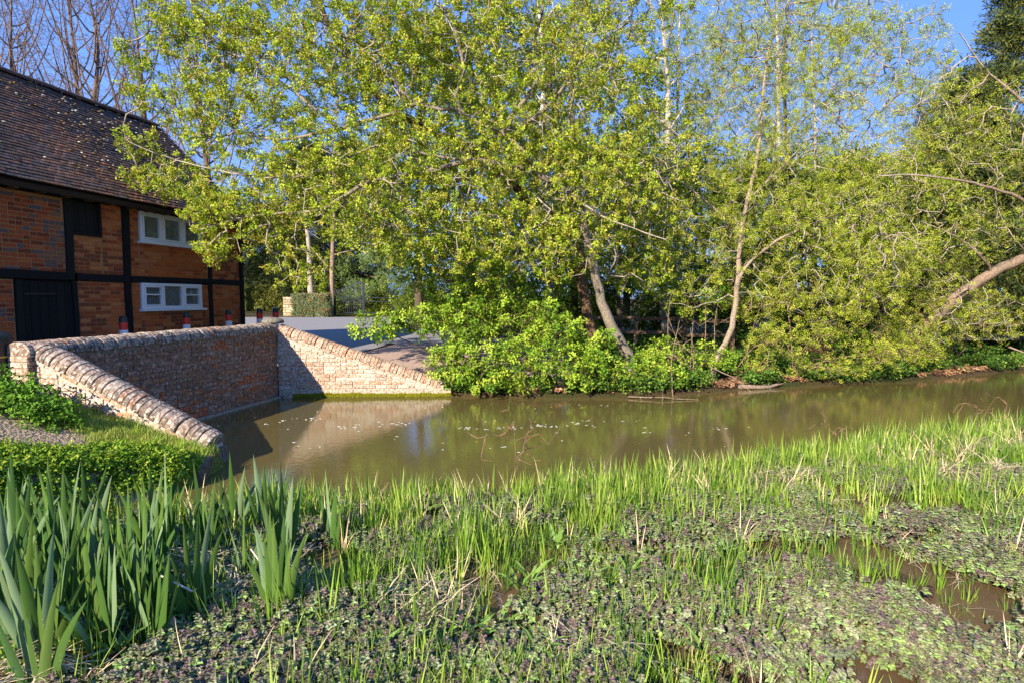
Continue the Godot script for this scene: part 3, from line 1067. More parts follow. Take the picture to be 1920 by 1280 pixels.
func grow(limbs: Array, masses: Array, step := 0.32) -> Branching:
	var t := Branching.new()
	for q in limbs:
		var pts := curve_points(q[0], 0.22, 0.012 + 0.1 * q[2])
		var prev := -1 if t.pos.is_empty() else t.nearest(pts[0])
		for k in pts.size():
			if prev >= 0 and k == 0:
				continue
			prev = t.add(pts[k], prev, lerpf(q[1], q[2], float(k) / (pts.size() - 1)))
	var goals := []
	for q in masses:
		for k in q[2]:
			var d := rdir() * pow(rng.randf(), 0.42)
			var p: Vector3 = q[0] + d * (q[1] as Vector3).abs()
			goals.append([p, 0.0])
	var stems := t.pos.size()
	for q in goals:
		q[1] = q[0].distance_to(t.pos[t.nearest(q[0])]) + rf(0, 0.15)
	goals.sort_custom(func(a, b): return a[1] < b[1])
	for q in goals:
		var i := t.nearest(q[0])
		var a := t.pos[i]
		var d := a.distance_to(q[0])
		if d < 0.06:
			continue
		var along := (a - t.pos[t.up[i]]).normalized() if t.up[i] >= 0 else Vector3.UP
		var c := a + along * d * 0.35 + Vector3(0, 0.08 * d, 0) + rdir() * d * 0.1
		var n := maxi(1, int(ceil(d / step)))
		var prev := i
		for k in range(1, n + 1):
			var s := float(k) / n
			var p: Vector3 = a.lerp(c, s).lerp(c.lerp(q[0], s), s)
			prev = t.add(p + (rdir() * 0.02 if k < n else Vector3.ZERO), prev, 0.0058)
	var sum := PackedFloat32Array()
	sum.resize(t.pos.size())
	for i in range(t.pos.size() - 1, -1, -1):
		if sum[i] > 0.0:
			t.rad[i] = maxf(t.rad[i], minf(pow(sum[i], 0.42), 0.02) if i >= stems else t.rad[i])
		if t.up[i] >= 0:
			sum[t.up[i]] += pow(t.rad[i], 1.0 / 0.42)
	return t

func wood(t: Branching, limit: float, col: Color, twig: Color, jitter := 0.12) -> Geo:
	var g := Geo.new()
	var n := t.pos.size()
	var dirs := PackedVector3Array()
	dirs.resize(n)
	for i in n:
		if t.up[i] >= 0:
			dirs[i] = (t.pos[i] - t.pos[t.up[i]]).normalized()
	var smooth_dirs := dirs.duplicate()
	for i in n:
		var u := t.up[i]
		if u >= 0 and (t.kids[u] == 1 or t.rad[i] > t.rad[u] * 0.75):
			smooth_dirs[u] = (dirs[u] + dirs[i]).normalized() if dirs[u] != Vector3.ZERO else dirs[i]
	for i in n:
		var u := t.up[i]
		if u < 0:
			continue
		var r1 := t.rad[i]
		var r0 := minf(t.rad[u], r1 * 1.25) if t.rad[u] > r1 * 1.6 else t.rad[u]
		var d0 := smooth_dirs[u] if t.rad[u] <= r1 * 1.6 and smooth_dirs[u] != Vector3.ZERO else dirs[i]
		var d1 := smooth_dirs[i]
		var sides := 10 if r1 > 0.08 else 6 if r1 > 0.025 else 3
		var b := g.v.size()
		var shade := vary(twig.lerp(col, smoothstep(limit * 0.4, limit * 1.6, r1)), jitter)
		for e in 2:
			var d := d1 if e else d0
			var ref := Vector3(0.31, 0.12, 0.94) if absf(d.dot(Vector3(0.31, 0.12, 0.94))) < 0.93 else Vector3(0.9, 0.3, 0.1)
			var s := d.cross(ref).normalized()
			var w := d.cross(s)
			var at := t.pos[i] if e else t.pos[u]
			var r := r1 if e else r0
			for k in sides:
				var a := TAU * k / sides
				var m := s * cos(a) + w * sin(a)
				var bulge := 1.0 if r < 0.05 else 1.0 + 0.14 * noise.get_noise_3d(at.x * 130.0 + cos(a) * 25.0, at.y * 90.0, at.z * 130.0 + sin(a) * 25.0)
				g.v.append(at + m * r * bulge)
				g.n.append(m)
				g.c.append(shade)
		for k in sides:
			var k2 := (k + 1) % sides
			g.ix.append_array([b + k, b + sides + k2, b + k2, b + k, b + sides + k, b + sides + k2])
	return g

# leafy shoots on the thin twigs
func foliage(t: Branching, per_tip: float, per_twig: float, reach: float, tints: Array, size: float, where: Array, cols: Array, lift := 0.35, hang := 0.0) -> void:
	for i in t.pos.size():
		if t.up[i] < 0 or t.rad[i] > 0.012:
			continue
		var want := per_tip if t.kids[i] == 0 else per_twig
		var n := int(want) + (1 if rng.randf() < want - int(want) else 0)
		var d := (t.pos[i] - t.pos[t.up[i]]).normalized()
		for k in n:
			var y := (d * 0.7 + rdir() * 0.75 + Vector3(0, lift - hang, 0)).normalized()
			var x := y.cross(rdir()).normalized()
			var s := size * rf(0.7, 1.25)
			where.append(Transform3D(Basis(x, y, x.cross(y)).scaled(Vector3.ONE * s), t.pos[i] + rdir() * reach * rng.randf() - d * rf(0, 0.12)))
			var tint: Color = tints[rng.randi() % tints.size()]
			cols.append(vary(tint, 0.18))

func tree(called: String, label: String, limbs: Array, masses: Array, bark: Color, leafy: ArrayMesh, tints: Array, opt := {}) -> Node3D:
	var root: Vector3 = limbs[0][0][0]
	var o := thing(called, label, opt.get("category", "tree"), Transform3D(), opt.get("group", ""))
	var t := grow(limbs, masses, opt.get("step", 0.32))
	part("trunk", wood(t, 0.02, bark, opt.get("twig", bark)).mesh(M["bark"]), o)
	var where := []
	var cols := []
	foliage(t, opt.get("tip", 3.0), opt.get("mid", 1.2), opt.get("reach", 0.16), tints, opt.get("size", 1.0), where, cols, opt.get("lift", 0.35), opt.get("hang", 0.0))
	if where.size():
		scatter("crown", leafy, where, cols, o).set_meta("kind", "stuff")
	return o

var shoots := {}
func shoot_kinds() -> void:
	var tw := lin(168, 152, 134)
	shoots["maple"] = sprig(15, 0.13, 0.042, 0.026, 0.75, M["leaf"], tw)
	shoots["thorn"] = sprig(20, 0.16, 0.028, 0.018, 0.7, M["small_leaf"], tw)
	shoots["shrub"] = sprig(11, 0.2, 0.062, 0.042, 0.85, M["leaf"], tw)
	shoots["ivy"] = sprig(10, 0.2, 0.055, 0.05, 1.0, M["dark_leaf"], Color(0, 0, 0, 0))
	shoots["far"] = sprig(16, 0.55, 0.15, 0.085, 0.8, M["leaf"], tw)
	shoots["yew"] = sprig(22, 0.55, 0.2, 0.035, 0.75, M["needle"], tw)
	shoots["cypress"] = sprig(26, 0.5, 0.16, 0.02, 0.4, M["needle"], Color(0, 0, 0, 0))
	shoots["hedge"] = sprig(14, 0.28, 0.09, 0.06, 0.9, M["dark_leaf"], Color(0, 0, 0, 0))

# a free-standing tree from a few measures: trunk with limbs and crown masses made round it
func plain_tree(called: String, label: String, foot: Vector3, high: float, crown_from: float, wide: float, lean: Vector3, bark: Color, leafy: ArrayMesh, tints: Array, goals: int, opt := {}) -> Node3D:
	var top := foot + Vector3(0, high, 0) + lean
	var trunk := []
	for k in 6:
		var s := k / 5.0
		trunk.append(foot.lerp(top, s * 0.96) + rdir() * 0.012 * high * (1.0 if k > 0 else 0.0) * Vector3(1, 0, 1))
	var thick: float = opt.get("thick", high * 0.016)
	var limbs := [[trunk, thick, thick * 0.15]]
	var masses := []
	var n: int = opt.get("limbs", 9)
	var taper: float = opt.get("taper", 0.55)
	for k in n:
		var s := lerpf(crown_from, 0.97, (k + rf(0.1, 0.9)) / n)
		var a := k * 2.4 + rf(-0.5, 0.5)
		var from := foot.lerp(top, s * 0.96)
		var prof: float = opt.get("cone", 0.0)
		var w := wide * lerpf(sqrt(clampf(1.0 - pow((s - crown_from) / (1.0 - crown_from) * 2.0 - 0.75, 2.0) * taper, 0.1, 1.0)), 1.02 - (s - crown_from) / (1.0 - crown_from), prof) * rf(0.8, 1.1)
		var rise: float = w * opt.get("rise", 0.45)
		var to := from + Vector3(cos(a) * w, rise, sin(a) * w)
		limbs.append([[from, from.lerp(to, 0.5) + Vector3(0, rise * opt.get("arch", 0.1), 0) + rdir() * 0.05 * w, to], thick * lerpf(opt.get("limb", 0.4), 0.12, s), 0.012])
		masses.append([from.lerp(to, 0.8), Vector3(w * 0.42, maxf(w * 0.34, high * 0.04), w * 0.42) * opt.get("fill", 1.0), maxi(1, int(goals / float(n)))])
	masses.append([foot.lerp(top, 0.95), Vector3(wide * 0.3, high * 0.06, wide * 0.3), int(goals * 0.08)])
	return tree(called, label, limbs, masses, bark, leafy, tints, opt)

# a shrub: stems fanning from the ground, leaves through the given masses
func shrub(called: String, label: String, foot: Vector3, masses: Array, bark: Color, leafy: ArrayMesh, tints: Array, opt := {}) -> Node3D:
	var limbs := []
	for q in masses:
		var c: Vector3 = q[0]
		var base := foot + Vector3(rf(-0.15, 0.15), 0, rf(-0.15, 0.15))
		limbs.append([[base, base.lerp(c, 0.5) + Vector3(0, 0.15, 0), c], opt.get("thick", 0.025), 0.01])
	opt["category"] = opt.get("category", "shrub")
	opt["split"] = 0.0105
	return tree(called, label, limbs, masses, bark, leafy, tints, opt)

func trees() -> void:
	var spring := [lin(178, 192, 60), lin(192, 202, 76), lin(160, 180, 54), lin(142, 166, 50), lin(188, 188, 76), lin(168, 160, 66)]
	var fresh := [lin(176, 188, 62), lin(192, 200, 78), lin(158, 174, 54), lin(200, 202, 88), lin(140, 158, 50)]
	var bright := [lin(148, 176, 56), lin(166, 190, 66), lin(122, 156, 46), lin(100, 138, 42), lin(176, 194, 74)]
	var bark_tan := lin(158, 144, 126)
	var bark_grey := lin(156, 144, 132)
	var maple_limbs = [
		[[V(2.62, 0.36, 12.8), V(2.57, 0.74, 12.8), V(2.29, 1.17, 12.7), V(2, 1.71, 12.6), V(1.81, 2.34, 12.5), V(1.66, 2.89, 12.4), V(1.51, 3.43, 12.3), V(1.41, 3.91, 12.2), V(0.97, 4.27, 12.1), V(0.4, 4.6, 12), V(0.31, 4.81, 11.9), V(0.08, 5.07, 11.9), V(-0.19, 5.26, 11.8)], 0.13, 0.05],
		[[V(-0.19, 5.26, 11.8), V(-0.69, 5.4, 11.7), V(-1.05, 5.64, 11.6), V(-1.36, 5.61, 11.5), V(-1.89, 5.67, 11.4), V(-2.25, 5.48, 11.3), V(-3.22, 5.15, 11.16), V(-3.58, 5.09, 11.19), V(-4.46, 5.01, 11.4), V(-5.37, 5.19, 11.61), V(-6.2, 4.88, 11.6)], 0.05, 0.018],
		[[V(-1.05, 5.64, 11.6), V(-1.09, 5.89, 11.5), V(-0.92, 6.19, 11.4), V(-0.97, 6.61, 11.3), V(-1.18, 7.09, 11.2), V(-1.55, 7.79, 11.1)], 0.04, 0.015],
		[[V(-0.19, 5.26, 11.8), V(-0.02, 5.58, 11.9), V(0.23, 5.88, 11.9), V(0.5, 6.34, 12), V(0.43, 6.99, 12.1), V(0.64, 7.86, 12.2), V(0.53, 8.78, 12.2)], 0.05, 0.015],
		[[V(-0.19, 5.26, 11.8), V(0.31, 5.48, 11.9), V(0.8, 5.94, 12.1), V(1.2, 6.53, 12.3), V(1.65, 7.15, 12.5), V(2.45, 7.77, 12.7)], 0.045, 0.015],
		[[V(0.4, 4.6, 12), V(0.05, 4.63, 11.9), V(-0.62, 4.69, 11.7), V(-0.87, 4.67, 11.6), V(-1.36, 4.51, 11.5), V(-2.04, 4.3, 11.2), V(-2.67, 4.13, 11), V(-3.55, 3.64, 10.99), V(-4.42, 3.6, 11.2), V(-5.33, 3.53, 11.41), V(-5.99, 3.34, 11.49)], 0.06, 0.015],
		[[V(-0.87, 4.67, 11.6), V(-1.64, 4.76, 11.5), V(-2.41, 4.91, 11.3), V(-3.15, 4.55, 11.05), V(-3.99, 4.29, 11.18), V(-4.98, 4.33, 11.37), V(-6.46, 4.66, 11.5), V(-7.3, 4.98, 11.4)], 0.03, 0.012],
		[[V(1.41, 3.91, 12.2), V(1.86, 4.18, 12.2), V(2.53, 4.36, 12.3), V(3.43, 4.76, 12.4)], 0.035, 0.012],
		[[V(0.97, 4.27, 12.1), V(1.69, 3.69, 11.8), V(2.4, 3.35, 11.6), V(3, 3.14, 11.5)], 0.03, 0.012],
		[[V(-3.22, 5.15, 11.16), V(-3.99, 5.78, 11.28), V(-4.92, 6.49, 11.62), V(-6.06, 7, 11.89), V(-6.84, 7.17, 11.8)], 0.03, 0.012],
		[[V(-1.89, 5.67, 11.4), V(-2.56, 6.43, 11.2), V(-3.56, 7.13, 11.29), V(-4.96, 7.97, 11.82)], 0.03, 0.012],
	]
	var maple_masses = [
		[V(-6.82, 7.38, 12.05), V(0.55, 0.55, -0.6), 112],
		[V(-7.36, 6.68, 11.85), V(0.38, 0.43, -0.4), 42],
		[V(-6.13, 7.27, 12.04), V(1.09, 0.98, -0.9), 266],
		[V(-7.23, 5.89, 11.75), V(0.48, 0.3, -0.4), 47],
		[V(-6.19, 5.67, 11.85), V(0.75, 0.86, -0.8), 182],
		[V(-6.62, 4.3, 11.75), V(0.64, 0.48, -0.5), 98],
		[V(-7.33, 4.41, 11.75), V(0.43, 0.21, -0.3), 30],
		[V(-7.42, 5.07, 11.75), V(0.43, 0.37, -0.4), 42],
		[V(-5.87, 3.78, 11.7), V(0.69, 0.64, -0.6), 154],
		[V(-5.78, 3, 11.67), V(0.48, 0.37, -0.4), 70],
		[V(-5, 5.74, 11.77), V(1.39, 2.03, -1.1), 588],
		[V(-4.81, 3.67, 11.66), V(0.95, 0.85, -0.8), 237],
		[V(-3.63, 6.52, 11.44), V(1.56, 1.46, -1.2), 503],
		[V(-3.23, 4.32, 11.3), V(1.54, 1.34, -1.2), 503],
		[V(-4.2, 2.63, 11.63), V(0.63, 0.53, -0.6), 77],
		[V(-1.85, 6.51, 11.65), V(1.8, 1.59, -1.3), 560],
		[V(-1.46, 4.39, 11.65), V(1.8, 1.27, -1.2), 503],
		[V(0, 6.35, 12.05), V(1.75, 1.75, -1.3), 532],
		[V(0.22, 4.49, 12.15), V(1.66, 1.33, -1.1), 420],
		[V(1.65, 6.17, 12.45), V(1.47, 1.81, -1.3), 420],
		[V(1.75, 4.19, 12.25), V(1.34, 1.23, -1.1), 308],
		[V(-3.57, 8.92, 11.44), V(3.12, 1.46, -1.5), 350],
		[V(-0.1, 9.17, 11.85), V(3.23, 1.51, -1.5), 350],
		[V(-2.08, 3.35, 11.55), V(1.16, 0.73, -0.8), 196],
		[V(-0.64, 3.17, 11.85), V(1.51, 0.86, -0.9), 280],
		[V(0.87, 3.08, 12.05), V(1.21, 0.77, -0.8), 182],
		[V(2.84, 3.65, 13.15), V(1.31, 0.96, -0.8), 237],
		[V(2.98, 4.97, 12.85), V(1.05, 1.28, -0.9), 224],
		[V(2.8, 2.61, 13.45), V(0.98, 0.55, -0.6), 84],
		[V(-2.61, 7.21, 11.45), V(1.56, 0.94, -1.1), 251],
		[V(-0.83, 7.59, 11.85), V(1.51, 0.97, -1.1), 251],
		[V(2.44, 7.97, 12.65), V(1.38, 1.26, -1.2), 237],
		[V(-5.37, 7.46, 12.02), V(0.98, 0.87, -0.8), 168],
	]
	var second_limbs = [
		[[V(1.99, 0.66, 13.6), V(1.79, 1.51, 13.6), V(1.63, 2.25, 13.6), V(1.53, 3.1, 13.6), V(1.15, 3.45, 13.5), V(0.65, 3.75, 13.4), V(-0.07, 4.66, 13.3), V(-0.94, 5.28, 13.2), V(-1.86, 5.71, 13.1), V(-2.76, 6.19, 13), V(-3.24, 6.88, 12.9), V(-3.66, 7.41, 12.8), V(-4, 8.1, 12.7), V(-4.28, 9, 12.6)], 0.13, 0.06],
		[[V(1.53, 3.1, 13.6), V(1.42, 3.98, 13.8), V(1.06, 5.24, 14), V(0.94, 6.76, 14.2), V(0.76, 8.3, 14.4), V(0.51, 9.87, 14.6)], 0.06, 0.02],
	]
	var second_masses = [
		[V(-3.65, 8.37, 13.05), V(1.9, 1.3, -1.2), 237],
		[V(-2.36, 6.25, 13.35), V(1.94, 1.7, -1.2), 308],
		[V(-0.36, 5.63, 13.65), V(1.99, 1.86, -1.3), 308],
		[V(0.89, 7.59, 14.45), V(1.97, 2.36, -1.4), 308],
		[V(1.26, 3.76, 14.05), V(1.53, 1.15, -1), 168],
		[V(-0.74, 2.98, 13.65), V(1.61, 0.99, -0.9), 210],
	]
	var thorn_limbs = [
		[[V(4.61, 0.14, 13.4), V(4.71, 0.66, 13.4), V(5.02, 1.17, 13.5), V(5.16, 1.75, 13.6), V(5.25, 2.49, 13.7), V(5.32, 3.36, 13.8), V(5.52, 4.25, 14), V(5.78, 5.26, 14.1), V(5.91, 6.52, 14.2), V(6.1, 8.02, 14.3), V(6.78, 9.52, 14.4)], 0.075, 0.015],
		[[V(5.25, 2.49, 13.7), V(5.76, 3.1, 13.6), V(6.51, 3.56, 13.4), V(7.34, 3.89, 13.2), V(8.06, 3.63, 13)], 0.04, 0.012],
		[[V(5.32, 3.36, 13.8), V(4.63, 4.07, 13.6), V(3.98, 4.53, 13.5), V(3.47, 4.86, 13.4)], 0.04, 0.012],
		[[V(5.52, 4.25, 14), V(6.25, 4.99, 14), V(7.09, 5.85, 14), V(7.93, 6.69, 14)], 0.035, 0.012],
	]
	var thorn_masses = [
		[V(4.61, 3.61, 13.85), V(1.39, 1.39, -1), 336],
		[V(6.17, 4.26, 14.05), V(1.53, 1.66, -1.1), 322],
		[V(7.3, 3.7, 13.55), V(1.48, 0.99, -0.9), 364],
		[V(8.25, 2.95, 13.25), V(1.2, 0.84, -0.8), 336],
		[V(5.86, 6.19, 14.35), V(1.44, 1.96, -1.1), 266],
		[V(7.32, 6.53, 14.25), V(1.55, 1.55, -1.1), 237],
		[V(4.23, 2.25, 13.75), V(1, 0.62, -0.6), 70],
		[V(6.15, 2.25, 13.85), V(1.26, 0.76, -0.7), 125],
		[V(4.27, 5.89, 14.15), V(0.9, 1.54, -0.8), 154],
		[V(6.6, 8.33, 14.45), V(1.97, 1.18, -1.2), 210],
		[V(4.82, 8.33, 14.45), V(1.45, 1.18, -1), 168],
		[V(7.92, 2.12, 13.45), V(1.1, 0.73, -0.7), 154],
		[V(8.88, 8.33, 14.45), V(1.45, 1.18, -1), 125],
		[V(9.11, 6.16, 14.25), V(1.04, 1.17, -0.8), 112],
		[V(9.41, 7.63, 14.25), V(1.04, 1.04, -0.8), 154],
		[V(10.09, 6.35, 14.05), V(0.89, 1.02, -0.8), 140],
		[V(5.64, 7.63, 14.55), V(1.98, 1.59, -1.2), 280],
		[V(7.68, 8, 14.55), V(1.85, 1.59, -1.2), 266],
		[V(6.7, 5.34, 14.45), V(1.84, 1.18, -1), 251],
		[V(8.4, 4.92, 14.25), V(1.3, 1.17, -0.9), 210],
	]
	var willow_limbs = [
		[[V(10.13, 0.62, 15.2), V(10.32, 1.05, 15), V(10.61, 1.6, 14.6), V(10.93, 2.19, 14.2), V(11.29, 2.62, 13.8), V(11.72, 2.99, 13.4), V(12.05, 3.4, 13), V(12.39, 4.06, 12.8), V(12.55, 4.96, 12.8)], 0.13, 0.1],
		[[V(11.29, 2.62, 13.8), V(10.66, 3.1, 13.6), V(10.15, 3.46, 13.6), V(9.53, 3.71, 13.6), V(8.91, 3.95, 13.6)], 0.035, 0.012],
		[[V(12.05, 3.4, 13), V(10.84, 4.07, 12.6), V(9.95, 4.34, 12.5), V(9.42, 4.43, 12.4), V(8.86, 4.51, 12.4), V(8.37, 4.57, 12.4), V(7.64, 4.54, 12.4)], 0.045, 0.014],
		[[V(12.39, 4.06, 12.8), V(11.74, 5.18, 12.8), V(11.08, 6.1, 12.9), V(10.2, 6.92, 13), V(9.66, 7.73, 13.1)], 0.05, 0.015],
		[[V(11.72, 2.99, 13.4), V(10.87, 3.52, 13), V(10.52, 4.08, 12.9)], 0.025, 0.01],
	]
	var willow_masses = [
		[V(9.46, 3.74, 13.85), V(1.26, 1.13, -0.9), 210],
		[V(10.07, 5.11, 13.45), V(1.34, 1.1, -0.9), 154],
		[V(10.96, 3.58, 13.55), V(0.86, 0.74, -0.7), 98],
		[V(10.48, 2, 14.45), V(1.18, 0.92, -0.8), 210],
		[V(8.78, 4.8, 13.65), V(0.99, 0.99, -0.8), 125],
		[V(10.74, 5.84, 13.15), V(0.96, 1.08, -0.8), 98],
		[V(9.88, 0.93, 14.65), V(1.07, 0.67, -0.6), 154],
		[V(11.69, 1.48, 14.45), V(1.05, 0.66, -0.6), 98],
		[V(11.75, 4.69, 13.15), V(0.84, 1.31, -0.9), 84],
		[V(9.41, 6.28, 13.45), V(1.1, 1.1, -0.9), 112],
	]
	tree("leaning_tree", "tall spreading tree with yellow-green leaves, its trunk leaning out over the bank", maple_limbs, maple_masses, bark_tan, shoots["maple"], spring, {"tip": 6.0, "mid": 0.9, "reach": 0.11, "twig": lin(196, 182, 166)})
	tree("leaning_tree", "darker many-branched tree close behind the leaning trunk on the bank", second_limbs, second_masses, lin(120, 96, 74), shoots["maple"], spring, {"tip": 3.4, "mid": 0.6, "reach": 0.1, "twig": lin(186, 170, 152)})
	tree("hawthorn_tree", "twisting pale trunk with fine light green leaves beside the stream", thorn_limbs, thorn_masses, lin(172, 152, 130), shoots["thorn"], fresh, {"tip": 5.6, "mid": 0.9, "reach": 0.1, "twig": lin(190, 176, 158)})
	tree("leaning_tree", "thick stem lying low over the stream bank with bare pale boughs", willow_limbs, willow_masses, lin(156, 134, 116), shoots["thorn"], fresh + [lin(150, 140, 70)], {"tip": 3.6, "mid": 0.8, "reach": 0.1, "twig": lin(196, 182, 166)})
	# tall pale birches behind
	var birch := lin(206, 198, 184)
	var b_opt := {"group": "pale birches behind the bank", "limbs": 14, "tip": 3.4, "mid": 0.8, "reach": 0.16, "rise": 0.9, "twig": lin(176, 162, 148), "size": 1.25}
	for q in [
		["tall pale birch, the stoutest white trunk of the row", V(4.9, 0.75, 18.5), 13.5, 2.1, 0.15], ["slimmer pale birch standing close beside the stoutest one", V(5.5, 0.75, 19.3), 12.5, 1.8, 0.1],
		["pale birch rising through the leaning tree's crown", V(1.1, 0.75, 18.0), 14.0, 2.0, 0.15], ["second pale birch rising through the leaning tree's crown", V(2.1, 0.75, 19.0), 14.0, 2.0, 0.13],
		["pale forked birch above the hawthorn", V(8.2, 0.75, 18.8), 13.0, 2.4, 0.12], ["slender pale birch above the hawthorn's outer boughs", V(10.2, 0.75, 20.0), 12.0, 2.4, 0.09], ["birch with a dark lower trunk towards the conifers", V(10.0, 0.75, 21.5), 13.0, 2.6, 0.13]]:
		b_opt["thick"] = q[4]
		plain_tree("birch_tree", q[0], q[1], q[2], 0.3, q[3], Vector3(rf(-0.5, 0.3), 0, rf(-0.3, 0.3)), birch if q[4] != 0.13 else lin(120, 104, 90), shoots["thorn"], fresh, 420, b_opt)
	# shrubs on the far bank at the water's edge
	for q in [
		["bright leafy shrub hanging over the water next to the sunlit wing wall", V(-0.9, 0.15, 12.5), [[V(-1.25, 0.7, 12.0), V(0.5, 0.5, 0.5), 60], [V(-1.0, 1.5, 12.3), V(0.7, 0.6, 0.6), 90], [V(-0.6, 0.6, 11.8), V(0.6, 0.5, 0.5), 80], [V(-1.8, 1.5, 12.2), V(0.45, 0.35, 0.4), 40], [V(-2.8, 1.42, 11.9), V(0.5, 0.26, 0.35), 40], [V(-2.2, 1.5, 12.0), V(0.4, 0.2, 0.3), 18], [V(-0.5, 2.2, 12.7), V(0.8, 0.6, 0.6), 90]]],
		["bright leafy shrub below the leaning trunk, its twigs touching the water", V(0.6, 0.15, 12.5), [[V(0.2, 0.7, 11.8), V(0.7, 0.55, 0.5), 110], [V(0.9, 1.25, 12.0), V(0.7, 0.5, 0.5), 90], [V(0.3, 1.6, 12.4), V(0.7, 0.6, 0.6), 80], [V(1.4, 0.6, 11.9), V(0.6, 0.45, 0.4), 90], [V(1.75, 0.95, 12.1), V(0.4, 0.35, 0.3), 40]]],
		["tall bright shrub behind the water's edge thicket, reaching the boughs", V(-0.2, 0.5, 14.2), [[V(-1.6, 2.6, 14.2), V(1.0, 0.9, 0.7), 130], [V(-0.4, 2.9, 14.4), V(1.0, 1.0, 0.7), 130], [V(0.8, 2.6, 14.2), V(1.0, 0.9, 0.7), 120], [V(-1.2, 1.5, 13.8), V(0.9, 0.7, 0.6), 110], [V(0.4, 1.5, 13.8), V(0.9, 0.6, 0.6), 100], [V(-2.2, 3.3, 14.6), V(0.8, 0.7, 0.6), 80]]],
		["small sunlit shrub at the leaning trunk's foot", V(2.5, 0.2, 12.3), [[V(2.3, 0.45, 12.0), V(0.4, 0.25, 0.3), 26], [V(2.9, 0.6, 12.3), V(0.35, 0.3, 0.3), 24], [V(3.2, 0.35, 12.2), V(0.45, 0.25, 0.3), 30]]],
		["low leafy shrub between leaning trunk and hawthorn", V(4.2, 0.3, 13.4), [[V(3.5, 0.7, 13.6), V(0.6, 0.4, 0.4), 40], [V(4.5, 0.6, 13.3), V(0.5, 0.4, 0.4), 34], [V(4.5, 2.1, 14.4), V(0.9, 0.6, 0.5), 60], [V(3.3, 2.5, 14.4), V(0.8, 0.6, 0.5), 60]]]]:
		shrub("bank_shrub", q[0], q[1], q[2], lin(128, 110, 88), shoots["shrub"], bright, {"group": "shrubs along the far bank", "tip": 4.2, "mid": 1.0, "reach": 0.12})
	for q in [
		["tangle of twiggy thorn shrub dipping into the stream", V(6.6, 0.2, 13.8), [[V(6.3, 1.0, 13.5), V(0.6, 0.5, 0.5), 80], [V(7.3, 1.3, 13.8), V(0.8, 0.5, 0.5), 110], [V(7.3, 0.4, 13.4), V(0.9, 0.25, 0.5), 70], [V(8.5, 0.7, 13.6), V(0.8, 0.4, 0.5), 100], [V(6.7, 2.2, 14.4), V(1.0, 0.6, 0.6), 120]]],
		["twiggy thorn shrub under the low thick stem", V(9.4, 0.3, 14.6), [[V(8.8, 1.5, 14.2), V(0.9, 0.8, 0.5), 150], [V(9.7, 0.8, 14.2), V(0.7, 0.45, 0.4), 110], [V(10.2, 1.6, 14.8), V(0.9, 0.7, 0.5), 120], [V(9.0, 2.6, 14.8), V(1.0, 0.8, 0.6), 130]]],
		["twiggy thorn shrub at the hawthorn's foot", V(5.4, 0.3, 13.8), [[V(5.9, 1.0, 13.6), V(0.5, 0.4, 0.4), 60], [V(6.0, 1.8, 14.2), V(0.8, 0.5, 0.5), 80], [V(5.6, 0.4, 13.3), V(0.5, 0.22, 0.3), 40]]],
		["fine-leaved shrub at the stream bend", V(12.6, 0.4, 16.6), [[V(11.8, 1.2, 16.2), V(1.0, 0.8, 0.6), 110], [V(13.2, 1.6, 16.8), V(1.1, 0.9, 0.6), 120], [V(14.6, 1.5, 17.5), V(1.1, 0.9, 0.6), 110], [V(12.4, 2.8, 17.2), V(1.3, 0.9, 0.7), 130]]]]:
		shrub("thorn_shrub", q[0], q[1], q[2], lin(140, 112, 92), shoots["thorn"], fresh, {"group": "thorn shrubs along the stream", "tip": 3.4, "mid": 0.6, "reach": 0.1, "twig": lin(164, 136, 114)})
	# woodland behind
	var deep := [lin(78, 98, 40), lin(92, 112, 46), lin(66, 86, 36), lin(110, 126, 54)]
	var mid := [lin(142, 158, 60), lin(124, 142, 52), lin(162, 170, 72), lin(106, 124, 46)]
	var ws := [[-3.6, 23.0, 11.0, 3.2], [-0.8, 22.0, 12.0, 3.4], [1.8, 24.0, 12.5, 3.6], [4.6, 23.5, 10.0, 3.2], [7.4, 24.5, 6.6, 3.0], [10.6, 24.0, 6.0, 3.0], [13.8, 23.0, 6.4, 3.0], [17.5, 24.0, 7.0, 3.4], [-1.6, 17.5, 6.0, 2.4], [3.2, 17.2, 5.2, 2.2], [6.4, 17.0, 4.6, 2.2], [9.4, 18.0, 4.6, 2.2], [12.4, 19.5, 5.0, 2.4], [22.0, 26.0, 8.0, 3.6], [3.0, 31.0, 9.0, 4.0], [9.0, 32.0, 8.5, 4.2], [15.0, 33.0, 8.5, 4.4], [22.0, 34.0, 9.5, 4.6], [28.0, 32.0, 10.0, 4.6]]
	for k in ws.size():
		var q = ws[k]
		plain_tree("woodland_tree", "darker green leafy tree in the wood behind the stream bank" if k % 3 == 1 else "mid green leafy tree in the wood behind the stream bank", V(q[0], 0.8, q[1]), q[2], 0.12, q[3], Vector3(rf(-0.4, 0.4), 0, 0), lin(110, 96, 80), shoots["far"], deep if k % 3 == 1 else mid, 320, {"group": "trees of the wood behind the bank", "limbs": 12, "tip": 1.9, "mid": 0.7, "reach": 0.3, "size": 0.75 if q[1] < 20.0 else 1.0})
